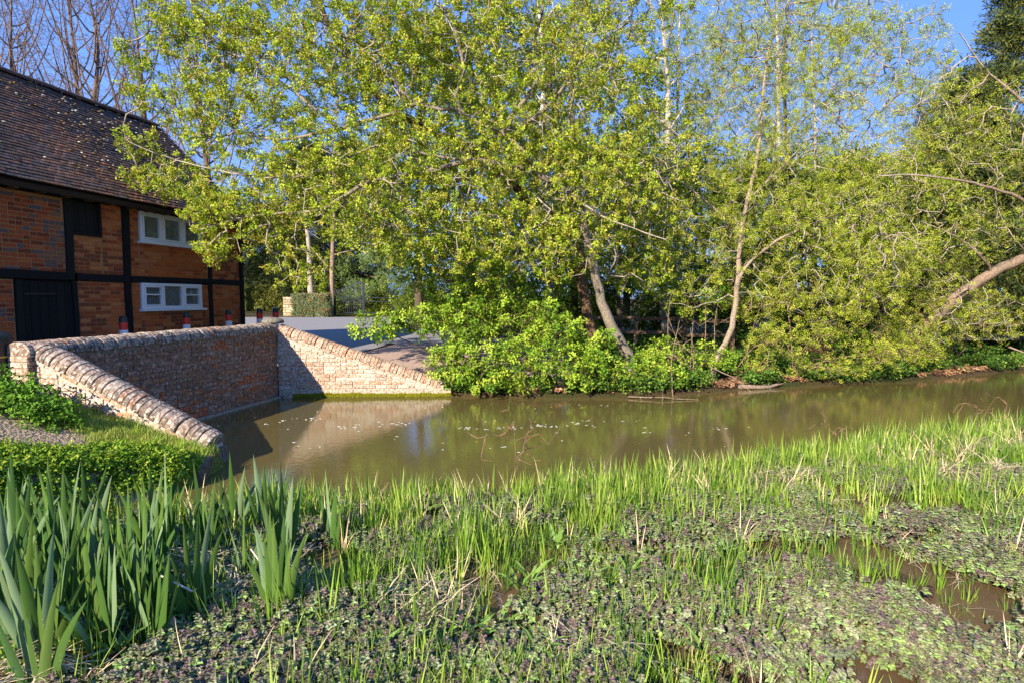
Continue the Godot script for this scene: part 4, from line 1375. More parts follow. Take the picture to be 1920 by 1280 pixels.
	for q in [[-3.4, 24.5], [-0.8, 19.5], [1.6, 19.0], [3.8, 19.8], [6.2, 19.4], [8.6, 20.2], [11.2, 20.6], [13.6, 21.4], [16.4, 21.0], [19.5, 20.5], [-1.8, 27.0], [22.5, 21.5], [-9.2, 36.0], [-7.2, 35.6], [-5.2, 34.5], [-11.6, 35.6], [-2.6, 31.0], [0.5, 29.0], [3.5, 28.0]]:
		var at := V(q[0], 0.7, q[1])
		shrub("thicket_shrub", "dense green shrub in the thicket under the woodland trees", at, [[at + Vector3(-0.9, 0.9, 0), Vector3(0.9, 0.8, 0.6), 60], [at + Vector3(0.2, 1.7, 0), Vector3(1.2, 0.9, 0.7), 90], [at + Vector3(1.0, 0.8, 0.1), Vector3(0.9, 0.8, 0.6), 60], [at + Vector3(0.4, 0.6, 0.4), Vector3(1.3, 0.6, 0.5), 60]], lin(110, 92, 72), shoots["far"], deep + mid, {"group": "thicket under the woodland trees", "tip": 2.6, "mid": 1.2, "reach": 0.25, "size": 0.6})
	# dark conifers
	var dark := [lin(62, 76, 44), lin(54, 68, 42), lin(74, 88, 48), lin(84, 92, 46)]
	var c_opt := {"limbs": 22, "cone": 1.0, "rise": -0.12, "tip": 3.0, "mid": 1.3, "reach": 0.35, "group": "dark conifers at the wood's edge", "arch": -0.6}
	for q in [["great dark conifer with drooping boughs at the wood's end", V(19.0, 0.8, 22.0), 14.0, 6.6], ["smaller dark conifer close behind the thick low stem", V(16.4, 0.8, 21.0), 9.0, 4.4]]:
		plain_tree("conifer_tree", q[0], q[1], q[2], 0.1, q[3], Vector3.ZERO, lin(96, 78, 64), shoots["yew"], dark + [lin(120, 120, 54), lin(96, 104, 50)], 1700, c_opt)
	# bare trees behind the cottage
	var bare := {"limbs": 34, "tip": 0.0, "mid": 0.0, "rise": 2.1, "arch": -0.22, "limb": 0.3, "group": "bare trees behind the cottage", "twig": lin(146, 124, 108), "step": 0.6, "split": 0.04}
	for q in [["bare tree with fine upswept twigs behind the cottage ridge", V(-24.5, 0.6, 30.0), 17.0, 2.4], ["bare tree with twin upright stems behind the cottage ridge", V(-22.2, 0.6, 31.0), 18.0, 3.0], ["bare upright tree behind the middle of the ridge", V(-20.4, 0.6, 30.0), 18.0, 2.8], ["slim bare tree behind the cottage gable", V(-18.2, 0.6, 30.0), 17.0, 2.6], ["bare tree rising behind the leafy boughs and gable", V(-15.8, 0.6, 31.0), 17.0, 2.8], ["wide bare tree farthest along the cottage roof", V(-28.0, 0.6, 31.0), 16.0, 4.2]]:
		bare["thick"] = 0.25
		plain_tree("bare_tree", q[0], q[1], q[2], 0.2, q[3], Vector3(rf(-0.6, 0.6), 0, 0), lin(138, 116, 100), shoots["thorn"], fresh, 3400, bare)
	# beyond the road
	plain_tree("yew_tree", "broad dark yew beside the far hedge past the cottage corner", V(-17.2, 0.9, 42.0), 7.4, 0.03, 2.7, Vector3.ZERO, lin(96, 78, 64), shoots["yew"], dark, 1500, {"limbs": 18, "tip": 4.0, "mid": 1.6, "reach": 0.4, "rise": 0.3})
	plain_tree("yew_tree", "tall dark yew behind the ivy-clad wall", V(-12.4, 0.9, 37.5), 10.5, 0.04, 2.7, Vector3.ZERO, lin(96, 78, 64), shoots["yew"], dark, 1300, {"limbs": 20, "tip": 3.6, "mid": 1.4, "reach": 0.4, "rise": 0.3})
	plain_tree("yew_tree", "tall dark yew behind the iron gate", V(-10.2, 0.9, 39.0), 11.0, 0.04, 2.8, Vector3.ZERO, lin(96, 78, 64), shoots["yew"], dark, 1300, {"limbs": 20, "tip": 3.6, "mid": 1.4, "reach": 0.4, "rise": 0.3})
	plain_tree("cypress_tree", "feathery blue-green cypress beside the iron gate", V(-8.1, 0.9, 36.0), 10.5, 0.03, 2.5, Vector3.ZERO, lin(110, 90, 72), shoots["cypress"], [lin(124, 148, 80), lin(108, 134, 78), lin(146, 166, 94)], 1100, {"limbs": 22, "tip": 3.4, "mid": 1.6, "reach": 0.3, "rise": 0.25, "cone": 0.6})
	plain_tree("lane_tree", "slender pale trunk curving up behind the ivy-clad wall", V(-11.05, 0.9, 33.0), 9.0, 0.55, 1.8, Vector3(-0.9, 0, 0), lin(196, 180, 160), shoots["maple"], spring, 160, {"limbs": 6, "tip": 2.0, "mid": 1.0, "thick": 0.2, "size": 1.6})
	plain_tree("lane_tree", "straight pinkish trunk with dead side twigs behind the ivy-clad wall", V(-10.4, 0.9, 34.2), 10.0, 0.35, 1.5, Vector3(0.1, 0, 0), lin(176, 150, 132), shoots["maple"], spring, 120, {"limbs": 8, "tip": 0.8, "mid": 0.3, "thick": 0.18, "size": 1.6, "rise": 0.2})

# leaves clothing a box-like body: hedge or ivy
func cover(parent: Node, called: String, lo: Vector3, hi: Vector3, t: Transform3D, leafy: ArrayMesh, tints: Array, count: int, ends := true) -> void:
	var where := []
	var cols := []
	for k in count:
		var p := Vector3(rf(lo.x, hi.x), rf(lo.y, hi.y), rf(lo.z, hi.z))
		var n := Vector3(0, 0, 1)
		var r := rng.randf()
		if r < 0.6:
			p.z = hi.z
		elif r < 0.9:
			p.y = hi.y
			n = Vector3.UP
		else:
			p.x = hi.x if rng.randf() < 0.5 else lo.x
			n = Vector3(signf(p.x - (lo.x + hi.x) / 2), 0, 0)
		var y := (n + rdir() * 0.8).normalized()
		var x := y.cross(rdir()).normalized()
		where.append(t * Transform3D(Basis(x, y, x.cross(y)).scaled(Vector3.ONE * rf(0.7, 1.3)), p - n * rf(0.0, 0.12)))
		cols.append(vary(tints[rng.randi() % tints.size()], 0.2))
	scatter(called, leafy, where, cols, parent).set_meta("kind", "stuff")

func far_side() -> void:
	var dark := [lin(66, 80, 44), lin(80, 94, 48), lin(56, 70, 40)]
	# clipped hedge
	var o := thing("hedge", "clipped hedge at the roadside beyond the cottage corner", "hedge")
	var t := Transform3D(Basis(Vector3.UP, 0.05), V(-14.0, road_level(39.0), 39.0))
	var g := Geo.new()
	g.box(Vector3(-3.6, -0.2, -0.9), Vector3(1.0, 1.35, -0.12), lin(44, 46, 28))
	part("hedge_body", g.mesh(M["earth"]), o, t)
	cover(o, "clipped_leaves", Vector3(-3.65, 0.0, -0.9), Vector3(1.05, 1.45, -0.02), t, shoots["hedge"], [lin(116, 118, 52), lin(96, 104, 46), lin(134, 130, 62)], 2600)
	# stone wall, half of it under ivy
	o = thing("garden_wall", "pale stone garden wall partly smothered in ivy beside the gate", "wall")
	t = Transform3D(Basis(Vector3.UP, -0.35), V(-11.6, road_level(32.0), 32.2))
	g = Geo.new()
	g.box(Vector3(-1.2, -0.4, -0.4), Vector3(1.75, 1.0, -0.04), lin(150, 136, 112))
	part("wall_core", g.mesh(M["stone"]), o, t)
	var p := brick_kinds([lin(190, 172, 140), lin(176, 156, 126), lin(202, 186, 156)], 0.3, 0.18, 0.13)
	fill(p, t, -1.2, 1.75, -0.1, 1.05, 0.3, 0.18, 0.145, 0.4, func(_x, _y): return rng.randi() % 3, func(_a, _b, _c): return true, 0.02)
	lay(p, "stone", "stonework", o, M["stone"])
	cover(o, "ivy", Vector3(-0.45, 0.05, -0.35), Vector3(1.8, 1.1, 0.06), t, shoots["ivy"], [lin(108, 124, 84), lin(92, 110, 72), lin(128, 140, 104), lin(150, 120, 80)], 1500)
	# iron gate
	o = thing("iron_gate", "black iron driveway gate with arched top rail and upright bars", "gate", Transform3D(Basis(Vector3.UP, 0.12), V(-9.75, road_level(32.5) + 0.05, 32.3)))
	var iron := lin(40, 46, 60)
	for x in [0.0, 1.55]:
		g = Geo.new()
		g.block(Vector3(x - 0.06, 0, -0.06), Vector3(x + 0.06, 1.35 if x < 1.0 else 1.78, 0.06), 0.008, iron if x > 1.0 else lin(24, 24, 28))
		part("gate_post", g.mesh(M["black_metal"]), o)
	var rail := func(x: float) -> float: return 1.3 + 0.5 * smoothstep(0.0, 1.5, x)
	for y in [0.12, 0.75, 0.95]:
		g = Geo.new()
		g.block(Vector3(0.06, y - 0.02, -0.02), Vector3(1.49, y + 0.02, 0.02), 0.005, iron)
		part("rail", g.mesh(M["black_metal"]), o)
	var pts := []
	var rs := []
	for k in 9:
		pts.append(Vector3(0.05 + k * 0.18, rail.call(k * 0.18), 0.0))
		rs.append(0.026)
	g = Geo.new()
	g.tube(pts, rs, 6, iron)
	part("top_rail", g.mesh(M["black_metal"]), o)
	for k in 13:
		var x := 0.16 + k * 0.104
		var tall: float = rail.call(x)
		g = Geo.new()
		g.tube([Vector3(x, 0.1, 0), Vector3(x, tall + 0.12, 0)], [0.017, 0.017], 5, iron)
		part("bar", g.mesh(M["black_metal"]), o)
	# second leaf of the gate, behind the shrubs
	g = Geo.new()
	g.block(Vector3(3.1 - 0.06, 0, -0.06), Vector3(3.1 + 0.06, 1.35, 0.06), 0.008, lin(24, 24, 28))
	part("gate_post", g.mesh(M["black_metal"]), o)
	for y in [0.12, 0.75, 0.95]:
		g = Geo.new()
		g.block(Vector3(1.61, y - 0.02, -0.02), Vector3(3.04, y + 0.02, 0.02), 0.005, iron)
		part("rail", g.mesh(M["black_metal"]), o)
	# white house far behind
	o = thing("white_house", "white rendered house with a dark roof glimpsed between the yews", "house", Transform3D(Basis(Vector3.UP, 0.3), V(-19.8, 0.9, 52.0)))
	var gable := prism([Vector2(-4, 0), Vector2(4, 0), Vector2(4, 3.4), Vector2(0, 7.2), Vector2(-4, 3.4)], -8.0, 0.0, lin(232, 230, 224))
	part("wall", gable.mesh(M["plaster"]), o)
	for s in [-1, 1]:
		g = Geo.new()
		g.box(Vector3(-0.2, 0, -8.3), Vector3(5.8, 0.14, 0.3), lin(96, 80, 72), Transform3D(Basis(Vector3(0, 0, 1), -s * 0.76 + (PI if s < 0 else 0.0)), Vector3(0, 7.2, 0)))
		part("roof", g.mesh(M["roof_tile"]), o)
	# small lean-to roof beyond the hedge
	o = thing("garden_shed", "low garden shed with a brown pitched roof beyond the hedge", "shed", Transform3D(Basis(Vector3.UP, 0.2), V(-15.3, 0.9, 44.0)))
	part("wall", prism([Vector2(-1.5, 0), Vector2(1.5, 0), Vector2(1.5, 1.6), Vector2(0, 2.2), Vector2(-1.5, 1.6)], -2.5, 0.0, lin(150, 130, 110)).mesh(M["timber"]), o)
	for s in [-1, 1]:
		g = Geo.new()
		g.box(Vector3(0, 0, -2.7), Vector3(1.75, 0.06, 0.2), lin(130, 104, 88), Transform3D(Basis(Vector3(0, 0, 1), -0.38) if s > 0 else Basis(Vector3.UP, PI) * Basis(Vector3(0, 0, 1), -0.38), Vector3(0, 2.22, 0 if s > 0 else -2.5)))
		part("roof", g.mesh(M["roof_tile"]), o)
	# post and rail fence behind the bank shrubs
	o = thing("rail_fence", "weathered post and rail fence half hidden behind the bank shrubs", "fence")
	var wood_c := lin(128, 104, 84)
	for k in 6:
		var x := -0.6 + k * 1.3
		var y := ground_level(x, 15.6)
		g = Geo.new()
		g.block(Vector3(-0.05, -0.2, -0.05), Vector3(0.05, 1.0, 0.05), 0.01, vary(wood_c, 0.2), Transform3D(Basis(Vector3(0, 0, 1), rf(-0.04, 0.04)), V(x, y, 15.6)))
		part("post", g.mesh(M["timber"]), o)
		if k < 5:
			for h in [0.5, 0.86]:
				g = Geo.new()
				g.block(Vector3(0.0, -0.045, 0.052), Vector3(1.3, 0.045, 0.085), 0.008, vary(wood_c, 0.2), Transform3D(Basis(Vector3(0, 0, 1), rf(-0.01, 0.01)), V(x, y + h, 15.6)))
				part("rail", g.mesh(M["timber"]), o)

# ---------------------------------------------------------------- ground plants
func blade(g: Geo, at: Vector3, d: Vector3, side: Vector3, long: float, wide: float, bend: float, col: Color, tip: Color, parts_ := 5) -> void:
	var up := Vector3.UP
	var b := g.v.size()
	var p := at
	var dir := (up + d * 0.25).normalized()
	var s := side.normalized()
	for k in parts_ + 1:
		var t := float(k) / parts_
		var w := wide * (1.0 - pow(t, 2.2)) * (0.75 + 0.25 * minf(1.0, t * 4.0)) * 0.5
		var n := s.cross(dir).normalized()
		var c := col.lerp(tip, t)
		g.v.append_array([p - s * w, p + n * w * 0.35, p + s * w])
		g.n.append_array([(n - s * 0.4).normalized(), n, (n + s * 0.4).normalized()])
		g.c.append_array([c, c, c])
		p += dir * long / parts_
		dir = (dir + d * bend / parts_ - up * bend * bend * 0.35 * t / parts_).normalized()
	for k in parts_:
		var q := b + k * 3
		g.ix.append_array([q, q + 4, q + 1, q, q + 3, q + 4, q + 1, q + 5, q + 2, q + 1, q + 4, q + 5])

func tuft(count: int, long: float, wide: float, spread: float, bend: float, m: Material, base := Color(1, 1, 1), tip := Color(1, 1, 1), segs := 5) -> ArrayMesh:
	var g := Geo.new()
	for k in count:
		var a := rf(0, TAU)
		var d := Vector3(cos(a), 0, sin(a))
		var s := Vector3(-sin(a), 0, cos(a)).rotated(Vector3.UP, rf(-0.9, 0.9))
		var k2 := rf(0.8, 1.2)
		blade(g, d * rf(0, spread), d * rf(0.2, 1.0), s, long * rf(0.55, 1.1), wide * rf(0.7, 1.2), bend * rf(0.2, 1.3), base * k2, tip * k2, segs)
	return g.mesh(m)

func stuff(called: String, label: String, m: ArrayMesh, where: Array, cols: Array) -> void:
	var o := scatter(numbered(called), m, where, cols, self)
	tag(o, label, "plants", "", "stuff")

func stand(x: float, z: float, y: float, s: float, tilt := 0.12) -> Transform3D:
	return Transform3D((Basis.from_euler(Vector3(rf(-tilt, tilt), rf(0, TAU), rf(-tilt, tilt)))).scaled(Vector3(s, s, s)), V(x, y, z))

func in_marsh(x: float, z: float) -> bool:
	return z < marsh_edge(x) and (x > -3.3 or z < left_bank_edge(x) - 0.15)

func marsh() -> void:
	# young reed-grass standing in the shallows
	var greens := [lin(120, 150, 50), lin(142, 170, 62), lin(100, 132, 44), lin(164, 182, 80), lin(84, 118, 40)]
	for kind in 3:
		var m := tuft(6, [0.3, 0.2, 0.44][kind], [0.011, 0.008, 0.014][kind], 0.05, [0.35, 0.7, 0.25][kind], M["blade"])
		var where := []
		var cols := []
		var want: int = [4300, 3600, 1300][kind]
		var tries := 0
		while where.size() < want and tries < 60000:
			tries += 1
			var z := rf(2.2, 14.0)
			var x := rf(-4.5, 4.5 + z * 0.85)
			if x > z * 1.05 + 0.6 or x < -z * 1.05 - 0.6 or not in_marsh(x, z):
				continue
			var edge := marsh_edge(x) - z
			var dens := 0.4 + 1.3 * noise.get_noise_2d(x * 55.0 + kind * 200.0, z * 55.0)
			dens += 0.55 * smoothstep(1.6, 0.2, edge) + 0.2 * smoothstep(6.0, 8.0, z)
			dens -= 0.5 * smoothstep(0.8, 2.2, x) * smoothstep(5.4, 3.8, z)
			if kind == 2:
				dens = dens * 0.6 + 0.5 * smoothstep(1.2, 0.2, edge) - 0.15
			if rng.randf() > dens:
				continue
			where.append(stand(x, z, minf(ground_level(x, z), 0.03) - 0.02, rf(0.6, 1.15), 0.2))
			cols.append(vary(greens[rng.randi() % greens.size()], 0.15))
		stuff("reed_grass", ["fresh green reed grass standing in the shallow marsh", "short fine grass between the reed tufts", "tall broad reed blades at the pool's edge"][kind], m, where, cols)
	# water mint: purple-green rosettes in mats
	for kind in 2:
		var g := Geo.new()
		for st in 4:
			var a := st * 1.57 + rf(-0.4, 0.4)
			var off := Vector3(cos(a), 0, sin(a)) * rf(0.01, 0.06)
			var h := rf(0.02, 0.1)
			for lv in 3:
				for q in 4:
					var b := q * PI / 2 + lv * 0.8 + a
					var d := Vector3(cos(b), rf(-0.1, 0.5) + lv * 0.25, sin(b)).normalized()
					var c := Color(1.0, 1.05, 0.9).lerp(Color(0.7, 0.5, 0.62), clampf(lv * 0.4 + rf(-0.1, 0.3), 0, 1)) * rf(0.8, 1.2)
					leaf(g, off + Vector3(0, h + lv * 0.012, 0), d, Vector3(0, 1, 0) + rdir() * 0.3, rf(0.016, 0.028) * (1.2 - lv * 0.25), rf(0.017, 0.025) * (1.2 - lv * 0.25), c, 0.3)
		var m := g.mesh(M["mint"])
		var where := []
		var cols := []
		var tries := 0
		while where.size() < 8500 and tries < 60000:
			tries += 1
			var z := 2.2 + 8.0 * pow(rng.randf(), 1.3)
			var x := rf(-z * 0.95, z)
			if not in_marsh(x, z) or marsh_edge(x) - z < 0.25:
				continue
			var h := ground_level(x, z)
			if h < -0.04 and rng.randf() < 0.85:
				continue
			if noise.get_noise_2d(x * 80.0 + 900.0, z * 80.0) < -0.12:
				continue
			where.append(stand(x, z, clampf(h, 0.0, 0.04) - 0.01, rf(0.7, 1.3), 0.25))
			cols.append(vary([lin(140, 158, 104), lin(156, 164, 126), lin(120, 128, 96), lin(150, 174, 106), lin(128, 116, 106)][rng.randi() % 5], 0.2))
		stuff("water_mint", ["mats of purple-tinged water mint on the mud", "grey-green water mint among the reeds"][kind], m, where, cols)
	# bleached straw
	var sg := Geo.new()
	for k in 7:
		var a := rf(0, TAU)
		var d := Vector3(cos(a), rf(0.0, 0.25), sin(a)).normalized()
		var p := Vector3(rf(-0.05, 0.05), rf(0.01, 0.05), rf(-0.05, 0.05))
		var l := rf(0.12, 0.32)
		var s := d.cross(Vector3.UP).normalized() * rf(0.002, 0.005)
		var mid := p + d * l * 0.5 + Vector3(0, 0.02, 0)
		var e := p + d * l + rdir() * 0.04
		var c := Color(1, 1, 1) * rf(0.75, 1.15)
		sg.quad(p - s, p + s, mid + s, mid - s, c)
		sg.quad(mid - s, mid + s, e + s * 0.4, e - s * 0.4, c)
	var sm := sg.mesh(M["straw"])
	var sw := []
	var sc := []
	var heaps := [V(0.45, 0.05, 3.05), V(4.9, 0.05, 6.2), V(5.5, 0.08, 6.4), V(-1.7, 0.05, 3.9), V(-2.3, 0.05, 4.2), V(7.0, 0.05, 6.3), V(-0.6, 0.05, 3.6), V(6.2, 0.05, 7.6), V(3.0, 0.05, 6.3), V(-2.6, 0.05, 3.0)]
	for h in heaps:
		for k in 26:
			var q := rdir() * 0.35 * sqrt(rng.randf())
			sw.append(stand(h.x + q.x, -h.z + q.z, maxf(h.y * rf(0.2, 1.8), 0.01), rf(0.7, 1.3), 0.3))
			sc.append(vary(lin(206, 184, 150), 0.15))
	for k in 600:
		var z := rf(2.4, 11.0)
		var x := rf(-4.0, 10.0)
		if in_marsh(x, z) and absf(x) < z * 1.05 + 0.5:
			sw.append(stand(x, z, 0.02, rf(0.5, 1.1), 0.5))
			sc.append(vary(lin(200, 178, 140), 0.2))
	stuff("straw", "bleached dead reed straw lying over the marsh", sm, sw, sc)
	# standing dead blades along the edge
	var dm := tuft(5, 0.4, 0.012, 0.04, 1.1, M["straw"])
	sw = []
	sc = []
	for k in 420:
		var x := rf(-3.0, 12.0)
		var z := marsh_edge(x) - rf(0.0, 1.2) if k < 260 else rf(2.6, 9.0)
		if in_marsh(x, z):
			sw.append(stand(x, z, 0.0, rf(0.5, 1.1), 0.35))
			sc.append(vary(lin(208, 184, 148), 0.15))
	stuff("dead_reeds", "pale dead reed blades standing at the water's edge", dm, sw, sc)
	docks()
	irises()

# a leafy herb: lance leaves from one root
func docks() -> void:
	var spots := [V(-0.55, 0, 5.0), V(0.35, 0, 4.6), V(-1.6, 0, 5.2), V(-1.25, 0, 3.25), V(-0.75, 0, 3.1), V(-1.9, 0, 3.0), V(-0.2, 0, 3.3), V(1.05, 0, 3.05), V(0.05, 0, 3.9), V(-1.1, 0, 4.1), V(-2.2, 0, 3.15), V(-0.3, 0, 2.95), V(1.6, 0, 4.4), V(-2.0, 0, 5.0), V(-2.4, 0, 5.35), V(0.9, 0, 5.3)]
	for k in 46:
		var z := rf(2.75, 5.2)
		var x := rf(-z * 0.75, z * 0.25)
		if in_marsh(x, z):
			spots.append(V(x, 0, z))
	for k in spots.size():
		var p: Vector3 = spots[k]
		var o := thing("dock_plant", "broad-leaved green herb growing among the reed grass", "plant", Transform3D(Basis(Vector3.UP, rf(0, TAU)), Vector3(p.x, maxf(ground_level(p.x, -p.z), 0.0) - 0.01, p.z)), "broad-leaved herbs in the marsh")
		for q in 9:
			var a := q * 2.4 + rf(-0.3, 0.3)
			var g := Geo.new()
			var d := Vector3(cos(a), rf(0.35, 1.3), sin(a)).normalized()
			leaf(g, d * 0.02, d, Vector3(0, 1, 0) - d * 0.5 + rdir() * 0.2, rf(0.13, 0.24), rf(0.03, 0.045), vary(lin(112, 140, 62), 0.2), 0.35)
			part("leaf", g.mesh(M["iris_leaf"]), o)

func irises() -> void:
	# x, ahead, number of leaves, height
	var plants := [[-2.75, 3.55, 7, 0.95], [-2.35, 3.5, 7, 0.95], [-2.0, 3.55, 6, 0.8], [-3.1, 3.9, 6, 0.95], [-2.65, 4.15, 7, 0.9], [-2.3, 4.3, 6, 0.85], [-1.85, 3.95, 6, 0.75], [-3.3, 4.15, 6, 0.95], [-1.55, 3.75, 6, 0.8], [-1.75, 4.35, 5, 0.8], [-2.9, 4.6, 5, 0.9], [-3.35, 4.5, 5, 0.85], [-2.05, 4.75, 5, 0.75], [-2.55, 3.15, 6, 0.7], [-3.0, 3.2, 6, 0.9], [-1.45, 4.6, 4, 0.7]]
	plants += [[-2.55, 3.05, 7, 0.9], [-2.3, 3.2, 6, 0.85], [-2.75, 3.15, 7, 0.9], [-2.4, 2.85, 6, 0.8], [-2.05, 3.25, 6, 0.8], [-3.35, 3.75, 7, 0.95], [-3.05, 3.42, 7, 0.95], [-3.6, 4.15, 6, 0.9], [-3.25, 3.58, 6, 0.9], [-2.85, 3.75, 6, 0.9], [-2.5, 3.9, 6, 0.85]]
	for k in 16:
		var z := rf(3.0, 4.9)
		plants.append([rf(-z * 0.92, -z * 0.5) if k % 2 else rf(-3.3, -1.3), z, 5, rf(0.65, 0.9)])
	for q in plants:
		if q[1] > left_bank_edge(q[0]) - 0.12 or (q[1] < 3.3 and q[0] > -1.9):
			continue
		var o := thing("iris_plant", "flag iris with upright sword-shaped leaves in the marsh corner", "plant", Transform3D(Basis(Vector3.UP, rf(-0.7, 0.7)), V(q[0], maxf(ground_level(q[0], q[1]), 0.0) - 0.02, q[1])), "flag irises below the bank")
		for k in q[2]:
			var f: float = (k + 0.5) / q[2] * 2.0 - 1.0
			var g := Geo.new()
			var d := Vector3(f, 0, rf(-0.35, 0.35))
			var long: float = q[3] * rf(0.7, 1.05) * (1.0 - 0.25 * absf(f))
			var col := vary([lin(70, 98, 44), lin(86, 112, 52), lin(60, 88, 44), lin(112, 134, 96)][rng.randi() % 4], 0.2)
			blade(g, Vector3(f * 0.05, 0, rf(-0.03, 0.03)), d * rf(0.6, 1.1), Vector3(1, 0, rf(-0.5, 0.5)), long, rf(0.05, 0.07), rf(0.0, 0.5) * absf(f) + rf(0.0, 0.45), col, col, 8)
			part("leaf", g.mesh(M["iris_leaf"]), o)
	# one old leaf bent flat at the corner, one broken white stem
	var o2 := thing("iris_plant", "iris with pale blue-green leaves sprawling outwards at the marsh corner", "plant", Transform3D(Basis(Vector3.UP, 0.2), V(-2.32, 0.02, 3.12)))
	for k in 4:
		var g := Geo.new()
		blade(g, Vector3.ZERO, Vector3(-1.2 - 0.3 * k, 0, -0.25 * k), Vector3(0.2, 0, 1.0), 0.62 - 0.07 * k, 0.075, 0.8, lin(138, 162, 112), lin(138, 162, 112), 8)
		part("leaf", g.mesh(M["iris_leaf"]), o2)
	for q in [[V(-2.28, 0.36, 3.5), V(-1.93, 0.24, 3.42), V(-1.9, 0.26, 3.42)], [V(-1.72, 0.36, 3.75), V(-1.52, 0.16, 3.66), V(-1.5, 0.1, 3.66)]]:
		var g := Geo.new()
		g.tube(q, [0.005, 0.007, 0.003], 5, lin(206, 192, 170))
		var st := thing("broken_reed", "bleached broken reed caught among the iris leaves", "reed", Transform3D(), "bleached reeds among the irises")
		part("stem", g.mesh(M["straw"]), st)

func left_bank() -> void:
	# bushy green plant by the parapet end
	shrub("nettle_bush", "dense dark green leafy bush on the bank against the near wing wall", V(-5.0, 0.6, 6.45), [[V(-5.45, 0.8, 6.35), V(0.45, 0.26, 0.3), 150], [V(-5.05, 0.72, 6.3), V(0.32, 0.2, 0.26), 110], [V(-5.8, 0.9, 6.5), V(0.4, 0.3, 0.3), 110]], lin(90, 110, 60), shoots["shrub"], [lin(98, 138, 46), lin(120, 160, 56), lin(80, 116, 42)], {"tip": 3.4, "mid": 1.6, "reach": 0.08, "size": 0.75, "category": "bush"})
	# ground elder mat over the bank's edge
	var mat_leaf := sprig(15, 0.09, 0.036, 0.026, 1.0, M["leaf"], Color(0, 0, 0, 0))
	var where := []
	var cols := []
	for k in 12000:
		var x := rf(-6.5, -3.35)
		var e := left_bank_edge(x)
		var z := e + rf(-0.28, 1.15)
		var h := ground_level(x, z)
		if h < 0.03 or z > near_wing(x) - 0.5:
			continue
		if z - e > 0.75 + 0.25 * noise.get_noise_2d(x * 60.0, z * 60.0) - 0.35 * smoothstep(-4.2, -3.5, x):
			continue
		var tr := stand(x, z, h + rf(0.0, 0.1), rf(0.6, 1.1), 0.6)
		where.append(tr)
		cols.append(vary([lin(122, 156, 48), lin(144, 174, 58), lin(104, 138, 42), lin(160, 178, 66)][rng.randi() % 4], 0.2))
	stuff("ground_elder", "mat of bright green leaves spilling over the bank's edge", mat_leaf, where, cols)
	var turf := tuft(9, 0.085, 0.005, 0.05, 0.8, M["blade"], Color.WHITE, Color.WHITE, 3)
	var long_grass := tuft(12, 0.2, 0.006, 0.05, 1.2, M["blade"], Color.WHITE, Color.WHITE, 4)
	where = []
	cols = []
	var w2 := []
	var c2 := []
	for k in 14000:
		var x := rf(-8.0, -3.5)
		var z := rf(4.4, 7.2)
		if z > near_wing(x) - 0.02 or z < left_bank_edge(x):
			continue
		var h := ground_level(x, z)
		var n := noise.get_noise_2d(x * 25.0, z * 25.0)
		var path := smoothstep(0.85, 0.35, absf(z - (5.75 + 0.1 * n - 0.25 * (x + 5.0)))) + n * 0.6
		var by_wall := near_wing(x) - z < 0.4 and x > -4.6
		if by_wall and rng.randf() < 0.12:
			w2.append(stand(x, z, h - 0.01, rf(0.5, 1.0), 0.3))
			c2.append(vary(lin(168, 192, 80), 0.2))
		elif rng.randf() > path * 1.3:
			where.append(stand(x, z, h - 0.01, rf(0.6, 1.2), 0.3))
			cols.append(vary([lin(160, 172, 72), lin(144, 162, 62), lin(178, 176, 92)][rng.randi() % 3], 0.2))
	stuff("bank_grass", "short mown grass on the bank by the dirt path", turf, where, cols)
	stuff("bank_grass", "longer grass tufts at the foot of the near wing wall", long_grass, w2, c2)

